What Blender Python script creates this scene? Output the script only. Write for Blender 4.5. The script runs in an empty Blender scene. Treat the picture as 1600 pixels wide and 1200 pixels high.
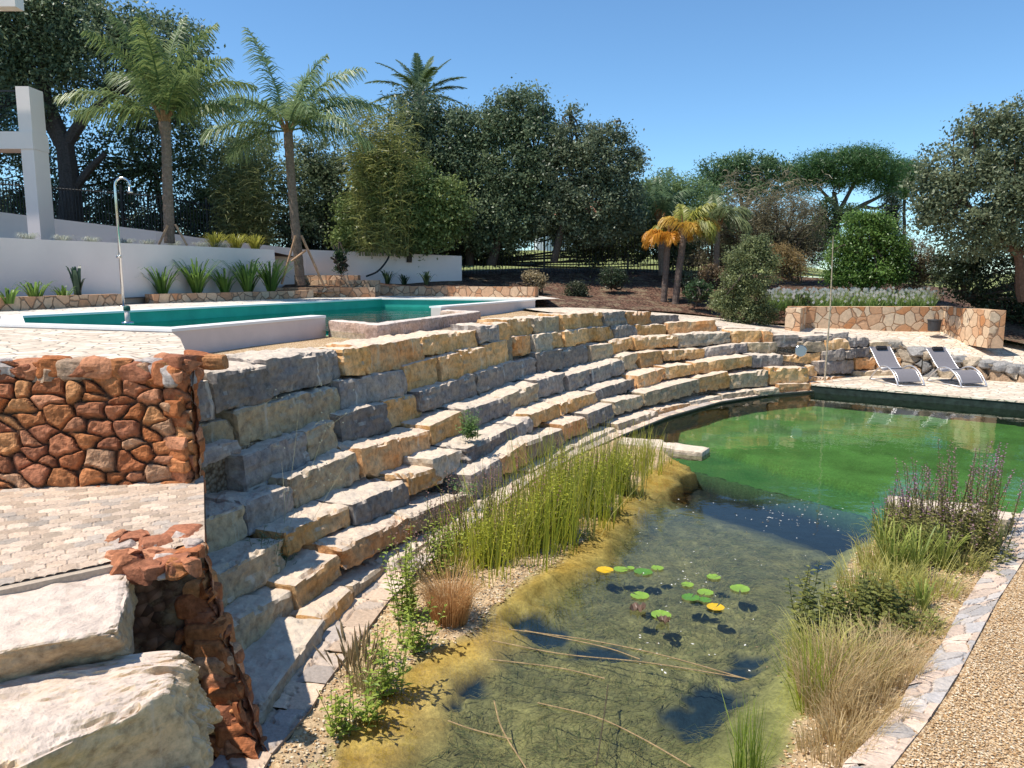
import bpy, math, random
import numpy as np

# ------------------------------------------------------------------ camera, sky, sun, exposure
sc = bpy.context.scene
F, H = 1200.0, 2.75
PIT = math.atan(170 / F)
cd = bpy.data.cameras.new("camera")
cam = bpy.data.objects.new("camera", cd); sc.collection.objects.link(cam)
cam.location = (0, 0, H); cam.rotation_euler = (math.pi / 2 - PIT, 0, 0)
cd.sensor_width = 36; cd.lens = 36 * F / 1600; cd.clip_end = 3000; cd.clip_start = 0.05
sc.camera = cam
SUN_AZ, SUN_EL = math.radians(254), math.radians(63)      # azimuth clockwise from +Y
w = bpy.data.worlds.new("World"); sc.world = w; w.use_nodes = True
nt = w.node_tree; bg = nt.nodes["Background"]
sky = nt.nodes.new("ShaderNodeTexSky"); sky.sky_type = 'NISHITA'; sky.sun_disc = False
sky.sun_elevation = SUN_EL; sky.sun_rotation = SUN_AZ; sky.air_density = 1.0; sky.dust_density = 0.0; sky.altitude = 1200; sky.ozone_density = 3.0
tn = nt.nodes.new("ShaderNodeMix"); tn.data_type = 'RGBA'; tn.blend_type = 'MULTIPLY'; tn.inputs[0].default_value = 1; tn.inputs[7].default_value = (.69, .90, .98, 1)
nt.links.new(sky.outputs[0], tn.inputs[6]); nt.links.new(tn.outputs[2], bg.inputs[0]); bg.inputs[1].default_value = 0.132
sl = bpy.data.lights.new("sun", 'SUN'); sl.energy = 4.2; sl.angle = math.radians(0.53); sl.color = (1.0, 0.94, 0.84)
so = bpy.data.objects.new("sun", sl); sc.collection.objects.link(so)
so.rotation_euler = (math.pi / 2 - SUN_EL, 0, math.pi - SUN_AZ)
sc.view_settings.view_transform = 'Standard'; sc.view_settings.look = 'None'
sc.view_settings.exposure = 0.52; sc.view_settings.gamma = 1
sc.cycles.max_bounces = 8; sc.cycles.transparent_max_bounces = 16; sc.cycles.use_denoising = True

# ------------------------------------------------------------------ helpers
rng = np.random.default_rng(7)
R_ = random.Random(5)
def ray(px, py):
    u = (px - 800) / F; v = (600 - py) / F
    return np.array([u, math.cos(PIT) + v * math.sin(PIT), -math.sin(PIT) + v * math.cos(PIT)])
def at(px, py, z):
    """point seen at picture position px, py lying on level z"""
    r = ray(px, py); t = (z - H) / r[2]
    return np.array([r[0] * t, r[1] * t, z])
def pd(px, py, d):
    """point seen at picture position px, py standing d metres away"""
    r = ray(px, py); t = d / r[1]
    return np.array([r[0] * t, d, H + r[2] * t])

def _hash(ix, iy, iz, s):
    h = (ix.astype(np.int64) * 374761393 + iy.astype(np.int64) * 668265263 + iz.astype(np.int64) * 2147483647 + s * 974634777) & 0xffffffff
    h = ((h ^ (h >> 13)) * 1274126177) & 0xffffffff
    h = ((h ^ (h >> 16)) * 2246822519) & 0xffffffff
    return ((h ^ (h >> 15)) & 0xffffff) / 16777215.0
def vn(P, scale=1.0, s=0):
    P = np.asarray(P, float) * scale
    i = np.floor(P).astype(np.int64); f = P - i; f = f * f * (3 - 2 * f)
    o = 0
    for a in (0, 1):
        for b in (0, 1):
            for c in (0, 1):
                wgt = (f[:, 0] if a else 1 - f[:, 0]) * (f[:, 1] if b else 1 - f[:, 1]) * (f[:, 2] if c else 1 - f[:, 2])
                o = o + wgt * _hash(i[:, 0] + a, i[:, 1] + b, i[:, 2] + c, s)
    return o * 2 - 1
def fbm(P, scale, s=0, n=3):
    o = 0; a = 1
    for k in range(n): o = o + a * vn(P, scale * 2 ** k, s + k * 17); a *= .5
    return o / 1.75

class MB:
    def __init__(self): self.v = []; self.l = []; self.s = []; self.c = []; self.n = 0
    def add(self, V, Fs, col=None):
        V = np.asarray(V, float).reshape(-1, 3)
        if isinstance(Fs, np.ndarray):
            self.l.append((Fs + self.n).ravel()); self.s.append(np.full(len(Fs), Fs.shape[1]))
        else:
            self.l.append(np.array([i for f in Fs for i in f]) + self.n); self.s.append(np.array([len(f) for f in Fs]))
        if col is None: col = (1, 1, 1)
        col = np.asarray(col, float)
        if col.ndim == 1: col = np.tile(col, (len(V), 1))
        self.c.append(col); self.v.append(V); self.n += len(V); return self
    def box(self, lo, hi, col=None):
        x0, y0, z0 = lo; x1, y1, z1 = hi
        return self.add([(x0,y0,z0),(x1,y0,z0),(x1,y1,z0),(x0,y1,z0),(x0,y0,z1),(x1,y0,z1),(x1,y1,z1),(x0,y1,z1)],
                        [(3,2,1,0),(4,5,6,7),(0,1,5,4),(1,2,6,5),(2,3,7,6),(3,0,4,7)], col)
    def prism(self, poly, z0, z1, col=None, cap_bottom=True):
        """poly: (x,y) or (x,y,z) list, counter-clockwise; z1 None keeps own z"""
        n = len(poly)
        T = [(p[0], p[1], (p[2] if z1 is None else z1)) for p in poly]; B = [(p[0], p[1], z0) for p in poly]
        f = [tuple(range(n))] + [(i, i + n, (i + 1) % n + n, (i + 1) % n) for i in range(n)]
        if cap_bottom: f.append(tuple(range(2 * n - 1, n - 1, -1)))
        return self.add(T + B, f, col)
    def tube(self, pts, rad, n=6, col=None, cap=True):
        P = np.asarray(pts, float); m = len(P); rad = np.broadcast_to(np.asarray(rad, float), (m,))
        T = np.gradient(P, axis=0); T /= np.linalg.norm(T, axis=1)[:, None] + 1e-9
        up = np.array([0, 0, 1.]) if abs(T[0][2]) < .9 else np.array([1., 0, 0])
        V = []
        for i in range(m):
            a = np.cross(T[i], up); a /= np.linalg.norm(a) + 1e-9; b = np.cross(a, T[i]); up = b
            for k in range(n):
                t = 2 * math.pi * k / n; V.append(P[i] + rad[i] * (a * math.cos(t) + b * math.sin(t)))
        f = [(i*n+k, i*n+(k+1) % n, (i+1)*n+(k+1) % n, (i+1)*n+k) for i in range(m-1) for k in range(n)]
        if cap: f += [tuple(range(n))[::-1], tuple(range((m-1)*n, m*n))]
        return self.add(V, f, col)
    def build(self, name, mat, parent=None, smooth=False):
        V = np.concatenate(self.v); L = np.concatenate(self.l).astype(np.int32); S = np.concatenate(self.s).astype(np.int32); Cc = np.concatenate(self.c)
        me = bpy.data.meshes.new(name)
        me.vertices.add(len(V)); me.vertices.foreach_set("co", V.ravel().astype(np.float32))
        me.loops.add(len(L)); me.loops.foreach_set("vertex_index", L)
        st = np.zeros(len(S), np.int32); st[1:] = np.cumsum(S)[:-1]
        me.polygons.add(len(S)); me.polygons.foreach_set("loop_start", st)
        try: me.polygons.foreach_set("loop_total", S)
        except Exception: pass
        me.update(calc_edges=True)
        me.polygons.foreach_set("use_smooth", np.full(len(S), smooth))
        a = me.color_attributes.new("Col", 'FLOAT_COLOR', 'POINT')
        a.data.foreach_set("color", np.concatenate([Cc, np.ones((len(Cc), 1))], 1).ravel().astype(np.float32))
        me.materials.append(mat); me.validate()
        o = bpy.data.objects.new(name, me); sc.collection.objects.link(o)
        if parent: o.parent = parent
        return o
def tag(o, label=None, cat=None, group=None, kind=None):
    if label: o["label"] = label
    if cat: o["category"] = cat
    if group: o["group"] = group
    if kind: o["kind"] = kind
    return o
def empty(name, label, cat, group=None, loc=(0, 0, 0)):
    o = bpy.data.objects.new(name, None); o.empty_display_size = .1; sc.collection.objects.link(o); o.location = loc
    return tag(o, label, cat, group)
def copy_tree(o, loc=None, rz=None, s=None, label=None):
    def cp(a, par):
        c = a.copy(); sc.collection.objects.link(c)
        if par: c.parent = par
        for ch in list(a.children): cp(ch, c)
        return c
    c = cp(o, None)
    if loc is not None: c.location = tuple(loc)
    if rz is not None: c.rotation_euler[2] = rz
    if s is not None: c.scale = (s, s, s) if not hasattr(s, '__len__') else s
    if label: c["label"] = label
    return c
def smooth_path(pts, n=6):
    P = np.asarray(pts, float); Q = np.vstack([2*P[0]-P[1], P, 2*P[-1]-P[-2]]); out = []
    for i in range(1, len(Q)-2):
        for k in range(n):
            t = k / n
            out.append(.5*((2*Q[i]) + (-Q[i-1]+Q[i+1])*t + (2*Q[i-1]-5*Q[i]+4*Q[i+1]-Q[i+2])*t*t + (-Q[i-1]+3*Q[i]-3*Q[i+1]+Q[i+2])*t**3))
    out.append(Q[-2]); return np.array(out)

# ------------------------------------------------------------------ materials
def M(name, rough=.85, spec=.3):
    m = bpy.data.materials.new(name); m.use_nodes = True
    b = m.node_tree.nodes["Principled BSDF"]; b.inputs["Roughness"].default_value = rough; b.inputs["Specular IOR Level"].default_value = spec
    return m, m.node_tree, b
def N(t, k, **kw):
    n = t.nodes.new(k)
    for a, b in kw.items(): setattr(n, a, b)
    return n
def noise(t, scale, det=4, rough=.55, vec=None):
    n = N(t, "ShaderNodeTexNoise"); n.inputs["Scale"].default_value = scale; n.inputs["Detail"].default_value = det; n.inputs["Roughness"].default_value = rough
    if vec is not None: t.links.new(vec, n.inputs["Vector"])
    return n
def ramp(t, src, stops):
    r = N(t, "ShaderNodeValToRGB"); e = r.color_ramp.elements
    while len(e) < len(stops): e.new(.5)
    for i, (p, c) in enumerate(stops): e[i].position = p; e[i].color = (*c, 1) if len(c) == 3 else c
    t.links.new(src, r.inputs[0]); return r
def mix(t, a, b, fac, mode='MIX'):
    n = N(t, "ShaderNodeMix", data_type='RGBA', blend_type=mode)
    for s, v in ((0, fac), (6, a), (7, b)):
        if hasattr(v, "is_linked") or isinstance(v, bpy.types.NodeSocket): t.links.new(v, n.inputs[s])
        else: n.inputs[s].default_value = v if s == 0 else (*v, 1)
    return n.outputs[2]
def bump(t, b, h, dist=.01, st=1.0):
    n = N(t, "ShaderNodeBump"); n.inputs["Distance"].default_value = dist; n.inputs["Strength"].default_value = st
    t.links.new(h, n.inputs["Height"]); t.links.new(n.outputs[0], b.inputs["Normal"])
def pos(t): return N(t, "ShaderNodeNewGeometry").outputs["Position"]

def mat_stone(name, base, alt, vein, dust=(.74, .61, .48), dust_amt=.85, sc_=1.0, ao=.3):
    """quarried rock: two tones in patches, pale seepage streaks, dusty weathered top faces"""
    m, t, b = M(name, .9, .15); P = pos(t)
    oi = N(t, "ShaderNodeObjectInfo")
    off = N(t, "ShaderNodeVectorMath", operation='ADD'); t.links.new(P, off.inputs[0])
    cmb = N(t, "ShaderNodeCombineXYZ"); ml = N(t, "ShaderNodeMath", operation='MULTIPLY'); ml.inputs[1].default_value = 37
    t.links.new(oi.outputs["Random"], ml.inputs[0]); t.links.new(ml.outputs[0], cmb.inputs[0]); t.links.new(cmb.outputs[0], off.inputs[1]); V = off.outputs[0]
    n1 = noise(t, 2.6 * sc_, 6, .62, V); r1 = ramp(t, n1.outputs[0], [(.36, (0, 0, 0)), (.64, (1, 1, 1))])
    c = mix(t, base, alt, r1.outputs[0])
    n2 = noise(t, 14 * sc_, 8, .7, V); r2 = ramp(t, n2.outputs[0], [(.3, (.5, .47, .45)), (.5, (.95, .95, .95)), (.72, (1.35, 1.32, 1.28))])
    c = mix(t, c, r2.outputs[0], 1.0, 'MULTIPLY')
    mp = N(t, "ShaderNodeMapping"); mp.inputs["Scale"].default_value = (7, 7, .7); t.links.new(V, mp.inputs[0])
    n3 = noise(t, 1.2, 5, .6, mp.outputs[0]); r3 = ramp(t, n3.outputs[0], [(.6, (0, 0, 0)), (.70, (.8, .8, .8))])
    c = mix(t, c, vein, r3.outputs[0])
    rv = N(t, "ShaderNodeMapRange"); rv.inputs[3].default_value = .74; rv.inputs[4].default_value = 1.22; t.links.new(oi.outputs["Random"], rv.inputs[0])
    hs = N(t, "ShaderNodeHueSaturation"); t.links.new(rv.outputs[0], hs.inputs["Value"]); t.links.new(c, hs.inputs["Color"]); c = hs.outputs[0]
    # dust lying on the top faces
    sp = N(t, "ShaderNodeSeparateXYZ"); t.links.new(N(t, "ShaderNodeNewGeometry").outputs["Normal"], sp.inputs[0])
    n4 = noise(t, 5, 5, .7, V); ad = N(t, "ShaderNodeMath", operation='MULTIPLY_ADD'); t.links.new(n4.outputs[0], ad.inputs[0]); ad.inputs[1].default_value = .7; t.links.new(sp.outputs[2], ad.inputs[2])
    r4 = ramp(t, ad.outputs[0], [(.0, (0, 0, 0)), (1., (1, 1, 1))]); mr = N(t, "ShaderNodeMapRange"); t.links.new(ad.outputs[0], mr.inputs[0]); mr.inputs[1].default_value = .85; mr.inputs[2].default_value = 1.3; mr.inputs[4].default_value = dust_amt
    n5 = noise(t, 9, 6, .7, V); r5 = ramp(t, n5.outputs[0], [(.3, tuple(x * .72 for x in dust)), (.7, tuple(min(1, x * 1.12) for x in dust))])
    c = mix(t, c, r5.outputs[0], mr.outputs[0])
    t.links.new(c, b.inputs["Base Color"])
    mb = noise(t, 45, 8, .72, V); bump(t, b, mb.outputs[0], .012, .9)
    return m
def mat_col(name, rough=.9, nscale=30, lo=.7, hi=1.25, bd=.006, spec=.2):
    """takes the object's own colour attribute, broken up with fine noise"""
    m, t, b = M(name, rough, spec); a = N(t, "ShaderNodeAttribute", attribute_name="Col"); P = pos(t)
    n = noise(t, nscale, 7, .68, P); r = ramp(t, n.outputs[0], [(.28, (lo,) * 3), (.72, (hi,) * 3)])
    c = mix(t, a.outputs[0], r.outputs[0], 1.0, 'MULTIPLY')
    t.links.new(c, b.inputs["Base Color"])
    n2 = noise(t, nscale * 2.2, 6, .7, P); bump(t, b, n2.outputs[0], bd, .8); return m
def mat_leaf(name, tr=.3, rough=.5):
    m, t, b = M(name, rough, .35); a = N(t, "ShaderNodeAttribute", attribute_name="Col"); t.links.new(a.outputs[0], b.inputs["Base Color"])
    tl = N(t, "ShaderNodeBsdfTranslucent"); g = N(t, "ShaderNodeGamma"); g.inputs[1].default_value = .85; t.links.new(a.outputs[0], g.inputs[0]); t.links.new(g.outputs[0], tl.inputs[0])
    mx = N(t, "ShaderNodeMixShader"); mx.inputs[0].default_value = tr
    t.links.new(b.outputs[0], mx.inputs[1]); t.links.new(tl.outputs[0], mx.inputs[2]); t.links.new(mx.outputs[0], t.nodes["Material Output"].inputs[0]); return m
def mat_plain(name, c, rough=.6, metal=0., var=.12, nscale=3, bd=.002, spec=.3):
    m, t, b = M(name, rough, spec); b.inputs["Metallic"].default_value = metal
    n = noise(t, nscale, 7, .65, pos(t)); r = ramp(t, n.outputs[0], [(.3, tuple(x * (1 - var) for x in c)), (.7, tuple(min(1, x * (1 + var)) for x in c))])
    t.links.new(r.outputs[0], b.inputs["Base Color"]); n2 = noise(t, nscale * 25, 4, .6, pos(t)); bump(t, b, n2.outputs[0], bd, .6); return m
def mat_gravel(name, cols, cell=55, bd=.012, patch=None):
    m, t, b = M(name, .9, .2); P = pos(t)
    v = N(t, "ShaderNodeTexVoronoi"); v.inputs["Scale"].default_value = cell; t.links.new(P, v.inputs["Vector"])
    sp = N(t, "ShaderNodeSeparateColor"); t.links.new(v.outputs["Color"], sp.inputs[0])
    r = ramp(t, sp.outputs[0], [(i / (len(cols) - 1), c) for i, c in enumerate(cols)]); c = r.outputs[0]
    d = ramp(t, v.outputs["Distance"], [(.35, (1, 1, 1)), (.75, (.45, .4, .36))]); c = mix(t, c, d.outputs[0], 1., 'MULTIPLY')
    n = noise(t, 1.3, 5, .6, P); r2 = ramp(t, n.outputs[0], [(.3, (.78, .76, .74)), (.7, (1.15, 1.13, 1.1))]); c = mix(t, c, r2.outputs[0], 1., 'MULTIPLY')
    if patch:
        n = noise(t, 2.5, 6, .7, P); rr = ramp(t, n.outputs[0], [(.5, (0, 0, 0)), (.62, (1, 1, 1))]); c = mix(t, c, patch, rr.outputs[0])
    t.links.new(c, b.inputs["Base Color"])
    iv = N(t, "ShaderNodeMath", operation='SUBTRACT'); iv.inputs[0].default_value = 1; t.links.new(v.outputs["Distance"], iv.inputs[1]); bump(t, b, iv.outputs[0], bd, 1.); return m
def mat_crazy(name, c1, c2, joint, scale=3.2, sq=1.0):
    """flat stones set in pale joints"""
    m, t, b = M(name, .85, .2); P = pos(t)
    nz = noise(t, 3, 2, .5, P); av = N(t, "ShaderNodeVectorMath", operation='MULTIPLY_ADD'); t.links.new(nz.outputs["Color"], av.inputs[0]); av.inputs[1].default_value = (.12,) * 3; t.links.new(P, av.inputs[2])
    mp = N(t, "ShaderNodeMapping"); mp.inputs["Scale"].default_value = (1, sq, 1); t.links.new(av.outputs[0], mp.inputs[0])
    v = N(t, "ShaderNodeTexVoronoi"); v.inputs["Scale"].default_value = scale; v.inputs["Randomness"].default_value = .85; t.links.new(mp.outputs[0], v.inputs["Vector"])
    e = N(t, "ShaderNodeTexVoronoi", feature='DISTANCE_TO_EDGE'); e.inputs["Scale"].default_value = scale; e.inputs["Randomness"].default_value = .85; t.links.new(mp.outputs[0], e.inputs["Vector"])
    sp = N(t, "ShaderNodeSeparateColor"); t.links.new(v.outputs["Color"], sp.inputs[0])
    c = ramp(t, sp.outputs[0], [(0, c1), (1, c2)]).outputs[0]
    n = noise(t, 12, 7, .7, P); c = mix(t, c, ramp(t, n.outputs[0], [(.3, (.75,) * 3), (.7, (1.12,) * 3)]).outputs[0], 1., 'MULTIPLY')
    er = ramp(t, e.outputs["Distance"], [(.015, (1, 1, 1)), (.05, (0, 0, 0))]); c = mix(t, c, joint, er.outputs[0])
    t.links.new(c, b.inputs["Base Color"]); bump(t, b, ramp(t, e.outputs["Distance"], [(0, (0,) * 3), (.06, (1,) * 3)]).outputs[0], .02, .9); return m

M_yel = mat_stone("golden limestone", (.60, .315, .11), (.68, .42, .21), (.64, .50, .34))
M_org = mat_stone("orange limestone", (.60, .265, .095), (.66, .40, .20), (.60, .45, .30))
M_gry = mat_stone("blue grey limestone", (.225, .195, .185), (.34, .285, .235), (.56, .51, .45))
M_tan = mat_stone("tan limestone", (.34, .26, .18), (.48, .36, .22), (.54, .46, .36))
M_pal = mat_stone("pale limestone", (.44, .36, .27), (.56, .46, .34), (.6, .54, .46))
M_big = mat_stone("cream pink limestone", (.56, .40, .24), (.62, .46, .29), (.60, .48, .36), dust=(.76, .61, .50), dust_amt=.95, sc_=1.2)
M_rub = mat_col("red rubble", .92, 26, .5, 1.5, .014)
M_cob = mat_col("cobble", .85, 38, .72, 1.18, .006)
M_leaf = mat_leaf("foliage", .36, .42)
M_reed = mat_leaf("reeds", .35, .45)
M_bark = mat_col("bark", .95, 18, .55, 1.35, .03)
M_white = mat_plain("white render", (.84, .71, .65), .75, var=.05, nscale=1.2)
M_rim = mat_plain("white rim", (.80, .78, .75), .55, var=.04)
M_wood = mat_plain("weathered wood", (.36, .22, .13), .8, var=.3, nscale=8)
M_steel = mat_plain("polished steel", (.62, .62, .62), .18, 1., .05)
M_dark = mat_plain("dark metal", (.025, .027, .03), .5, .3, .2)
M_soil = mat_gravel("mulch", [(.05, .03, .022), (.12, .065, .045), (.24, .14, .10), (.09, .05, .035)], 16, .03, (.20, .15, .095))
M_gravel = mat_gravel("yellow gravel", [(.38, .22, .10), (.66, .46, .26), (.82, .66, .46), (.56, .38, .19)], 62, .012)
M_dirt = mat_gravel("ledge dirt", [(.20, .15, .11), (.36, .29, .22), (.26, .2, .15)], 30, .02)
M_pave = mat_crazy("pale paving", (.62, .50, .38), (.82, .71, .57), (.52, .41, .31), 4.2, 1.4)
M_deck = mat_crazy("pool deck paving", (.66, .58, .50), (.78, .70, .60), (.55, .47, .4), 3.0, 1.0)
M_lawn = mat_plain("lawn", (.20, .22, .07), .95, var=.35, nscale=.6, bd=.02)

# ------------------------------------------------------------------ shape builders
_box = {}
def boxgrid(nx, ny, nz):
    k = (nx, ny, nz)
    if k in _box: return _box[k]
    idx = {}; V = []; Fq = []
    def vid(i, j, l):
        if (i, j, l) not in idx:
            idx[(i, j, l)] = len(V); V.append((2*i/nx-1, 2*j/ny-1, 2*l/nz-1))
        return idx[(i, j, l)]
    for i in range(nx):
        for j in range(ny):
            Fq.append([vid(i,j,0), vid(i,j+1,0), vid(i+1,j+1,0), vid(i+1,j,0)]); Fq.append([vid(i,j,nz), vid(i+1,j,nz), vid(i+1,j+1,nz), vid(i,j+1,nz)])
    for i in range(nx):
        for l in range(nz):
            Fq.append([vid(i,0,l), vid(i+1,0,l), vid(i+1,0,l+1), vid(i,0,l+1)]); Fq.append([vid(i,ny,l), vid(i,ny,l+1), vid(i+1,ny,l+1), vid(i+1,ny,l)])
    for j in range(ny):
        for l in range(nz):
            Fq.append([vid(0,j,l), vid(0,j,l+1), vid(0,j+1,l+1), vid(0,j+1,l)]); Fq.append([vid(nx,j,l), vid(nx,j+1,l), vid(nx,j+1,l+1), vid(nx,j,l+1)])
    _box[k] = (np.array(V), np.array(Fq)); return _box[k]
def rock(c8, cell, seed, amp=1.0, r=.045, chip=.05):
    """rough-hewn block; c8: bottom FL,FR,BR,BL then top FL,FR,BR,BL"""
    c = np.asarray(c8, float)
    lx = np.linalg.norm((c[1]-c[0]+c[5]-c[4])/2); ly = np.linalg.norm((c[3]-c[0]+c[7]-c[4])/2); lz = np.linalg.norm((c[4]-c[0]+c[5]-c[1])/2)
    g = [max(3, min(70, int(round(l/cell)))) for l in (lx, ly, lz)]
    U, Fq = boxgrid(*g); hs = np.array([lx, ly, lz]) / 2
    r = min(r, hs.min() * .55)
    q = np.abs(U) * hs; qi = np.minimum(q, hs - r); dl = q - qi; L = np.linalg.norm(dl, axis=1)[:, None]; nn = dl / L * np.sign(U)
    q = (qi + dl / L * r) * np.sign(U)
    Pn = q + np.array([seed * 3.71, seed * 1.37, seed * .73])
    d = .030 * fbm(Pn, 2.2, 1) + .024 * fbm(Pn, 6, 5) + .010 * fbm(Pn, 19, 9)
    rg = 1 - np.abs(fbm(Pn, 4.5, 31)) * 2.2; d += .012 * np.clip(rg, 0, 1)
    bed = fbm(Pn * np.array([.35, .35, 1.]), 13, 47, 2); d += .012 * np.sign(bed) * np.clip(np.abs(bed) * 3, 0, 1) * (np.abs(nn[:, 2]) < .6)
    ch = np.clip(fbm(Pn, 8, 61, 3) - .12, 0, 1); ed = np.clip((np.sort(np.abs(q) / hs, axis=1)[:, 1] - .78) / .22, 0, 1); d -= .16 * ch * ed
    if cell < .02: d += .004 * fbm(Pn, 55, 71, 3) - .010 * np.clip(fbm(Pn, 26, 73, 2) - .25, 0, 1)
    # facets: planes that cut the corners off
    rr = np.random.default_rng(seed)
    q = q + nn * (d * amp)[:, None]
    for _ in range(5):
        n_ = rr.normal(size=3); n_ /= np.linalg.norm(n_); sup = np.abs(n_ * hs).sum(); lim = sup - chip * rr.uniform(.3, 1.6) * (.4 + np.abs(n_).min() * 3)
        ex = q @ n_ - lim; q = q - np.clip(ex, 0, None)[:, None] * n_
    U2 = (q / hs + 1) / 2; u, v, z = U2[:, :1], U2[:, 1:2], U2[:, 2:3]
    bot = (1-u)*(1-v)*c[0] + u*(1-v)*c[1] + u*v*c[2] + (1-u)*v*c[3]; top = (1-u)*(1-v)*c[4] + u*(1-v)*c[5] + u*v*c[6] + (1-u)*v*c[7]
    return bot*(1-z) + top*z, Fq
def patch(P00, P10, P11, P01, cell, sw, sh, depth, pal, joint, seed=1, jit=.75, edge=.03, bumpamp=.02, hvar=1.0, rowshift=True, nrm=None):
    """bilinear sheet of individually raised stones: sw x sh stone size, joints sunk by depth"""
    P00, P10, P11, P01 = [np.asarray(p, float) for p in (P00, P10, P11, P01)]
    Lu = (np.linalg.norm(P10-P00)+np.linalg.norm(P11-P01))/2; Lv = (np.linalg.norm(P01-P00)+np.linalg.norm(P11-P10))/2
    nu, nv = max(2, int(Lu/cell)), max(2, int(Lv/cell))
    uu, vv = np.meshgrid(np.linspace(0, 1, nu+1), np.linspace(0, 1, nv+1)); uu = uu.ravel(); vv = vv.ravel()
    X = np.stack([uu*Lu, vv*Lv, np.zeros_like(uu)], 1)
    W = X + np.stack([vn(X, 6/max(sw, sh)/4, seed), vn(X, 6/max(sw, sh)/4, seed+3), 0*uu], 1) * min(sw, sh) * .28 * min(1, jit)
    r2 = np.random.default_rng(seed); S = []
    nr = int(Lv/sh)+3; nc = int(Lu/sw)+3
    for j in range(-1, nr):
        for i in range(-1, nc):
            S.append(((i+.5+(.5*(j % 2) if rowshift else 0)+r2.uniform(-.5, .5)*jit)*sw, (j+.5+r2.uniform(-.5, .5)*jit)*sh))
    S = np.array(S); asp = sw/sh; big = r2.uniform(-.25, .25, len(S)) * min(sw, sh) * jit
    f1 = np.full(len(W), 9e9); f2 = np.full(len(W), 9e9); id1 = np.zeros(len(W), int)
    for k, (a, b) in enumerate(S):
        dx = (W[:, 0]-a)/max(1, asp); dy = (W[:, 1]-b)*max(1, 1/asp) if asp < 1 else (W[:, 1]-b)
        dd = (np.abs(dx)**2.6+np.abs(dy)**2.6)**(1/2.6) - big[k]*.5
        m = dd < f1; f2 = np.where(m, f1, np.minimum(f2, dd)); id1 = np.where(m, k, id1); f1 = np.where(m, dd, f1)
    e = np.clip((f2-f1)/edge, 0, 1); prof = 1-(1-e)**2.4
    hr = r2.uniform(.55, 1., len(S))*hvar + (1-hvar)*.8; tilt = r2.normal(size=(len(S), 2))*.18*hvar
    hgt = depth*prof*(hr[id1] + ((W[:, 0]-S[id1, 0])*tilt[id1, 0]+(W[:, 1]-S[id1, 1])*tilt[id1, 1])/max(sw, sh)) + bumpamp*fbm(X+seed*7, 5/max(sw, .1)/2, seed, 4)*(.3+.7*prof)
    base = ((1-uu)*(1-vv))[:, None]*P00+(uu*(1-vv))[:, None]*P10+(uu*vv)[:, None]*P11+((1-uu)*vv)[:, None]*P01
    n_ = np.cross(P10-P00, P01-P00) if nrm is None else np.asarray(nrm, float); n_ = n_/np.linalg.norm(n_)
    V = base + n_*hgt[:, None]
    pal = np.asarray(pal); pc = pal[r2.integers(0, len(pal), len(S))]*r2.uniform(.78, 1.2, (len(S), 1))
    col = pc[id1]; je = np.clip((e-.12)/.25, 0, 1)[:, None]; col = col*je+np.asarray(joint)*(1-je)
    i, j = np.meshgrid(np.arange(nu), np.arange(nv)); a = (j*(nu+1)+i).ravel(); Fq = np.stack([a, a+1, a+nu+2, a+nu+1], 1)
    return V, Fq, np.clip(col, 0, 1)

def leaves(mb, blobs, n, leaf, clump, c1, c2, seed=0, up=.35, lw=.5, shell=.55, per=45):
    """leaf faces gathered in clumps through ellipsoids; blobs = [(centre, radii)]"""
    g = np.random.default_rng(seed); C_ = np.array([b[0] for b in blobs]); Rr = np.array([b[1] for b in blobs])
    wt = (Rr.prod(1))**.67; wt /= wt.sum(); m = max(4, int(n/per)); bi = g.choice(len(blobs), m, p=wt)
    d = g.normal(size=(m, 3)); d /= np.linalg.norm(d, axis=1)[:, None]; rad = shell+(1-shell)*g.random(m)**.6; rad *= 1+.12*g.normal(size=m)
    cc = C_[bi]+d*rad[:, None]*Rr[bi]; cr = clump*g.uniform(.55, 1.4, m)
    k = g.integers(0, m, n); dd = g.normal(size=(n, 3)); dd[:, 2] *= .75; p = cc[k]+dd*cr[k][:, None]*.55
    nn = dd/(np.linalg.norm(dd, axis=1)[:, None]+1e-6)*.6+g.normal(size=(n, 3))*.6+np.array([0, 0, up]); nn /= np.linalg.norm(nn, axis=1)[:, None]
    tt = np.cross(nn, g.normal(size=(n, 3))); tt /= np.linalg.norm(tt, axis=1)[:, None]; bb = np.cross(nn, tt)
    s = leaf*g.uniform(.6, 1.35, n)[:, None]
    V = np.stack([p-tt*s*.5, p+bb*s*lw*.5+tt*s*.05, p+tt*s*.5, p-bb*s*lw*.5+tt*s*.05], 1).reshape(-1, 3)
    a = (g.random(m)[k]**1.3*.75+g.random(n)*.25)[:, None]; col = np.asarray(c1)*(1-a)+np.asarray(c2)*a
    mb.add(V, np.arange(4*n).reshape(n, 4), np.repeat(col, 4, 0)); return cc
def ribbon(mb, P, wdt, col, side=None, col2=None):
    """thin blade along points P, width tapering"""
    P = np.asarray(P, float); m = len(P)
    if side is None:
        t = P[-1]-P[0]; side = np.cross(t, [R_.uniform(-1, 1), R_.uniform(-1, 1), .3])
    side = side/(np.linalg.norm(side)+1e-9); wv = np.linspace(1, .12, m)**.7*wdt*.5
    V = np.concatenate([P-side*wv[:, None], P+side*wv[:, None]]); Fq = np.array([[i, i+1, m+i+1, m+i] for i in range(m-1)])
    c = np.tile(np.asarray(col, float), (2*m, 1))
    if col2 is not None: tt = np.tile(np.linspace(0, 1, m), 2)[:, None]; c = c*(1-tt)+np.asarray(col2)*tt
    mb.add(V, Fq, c)
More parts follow.
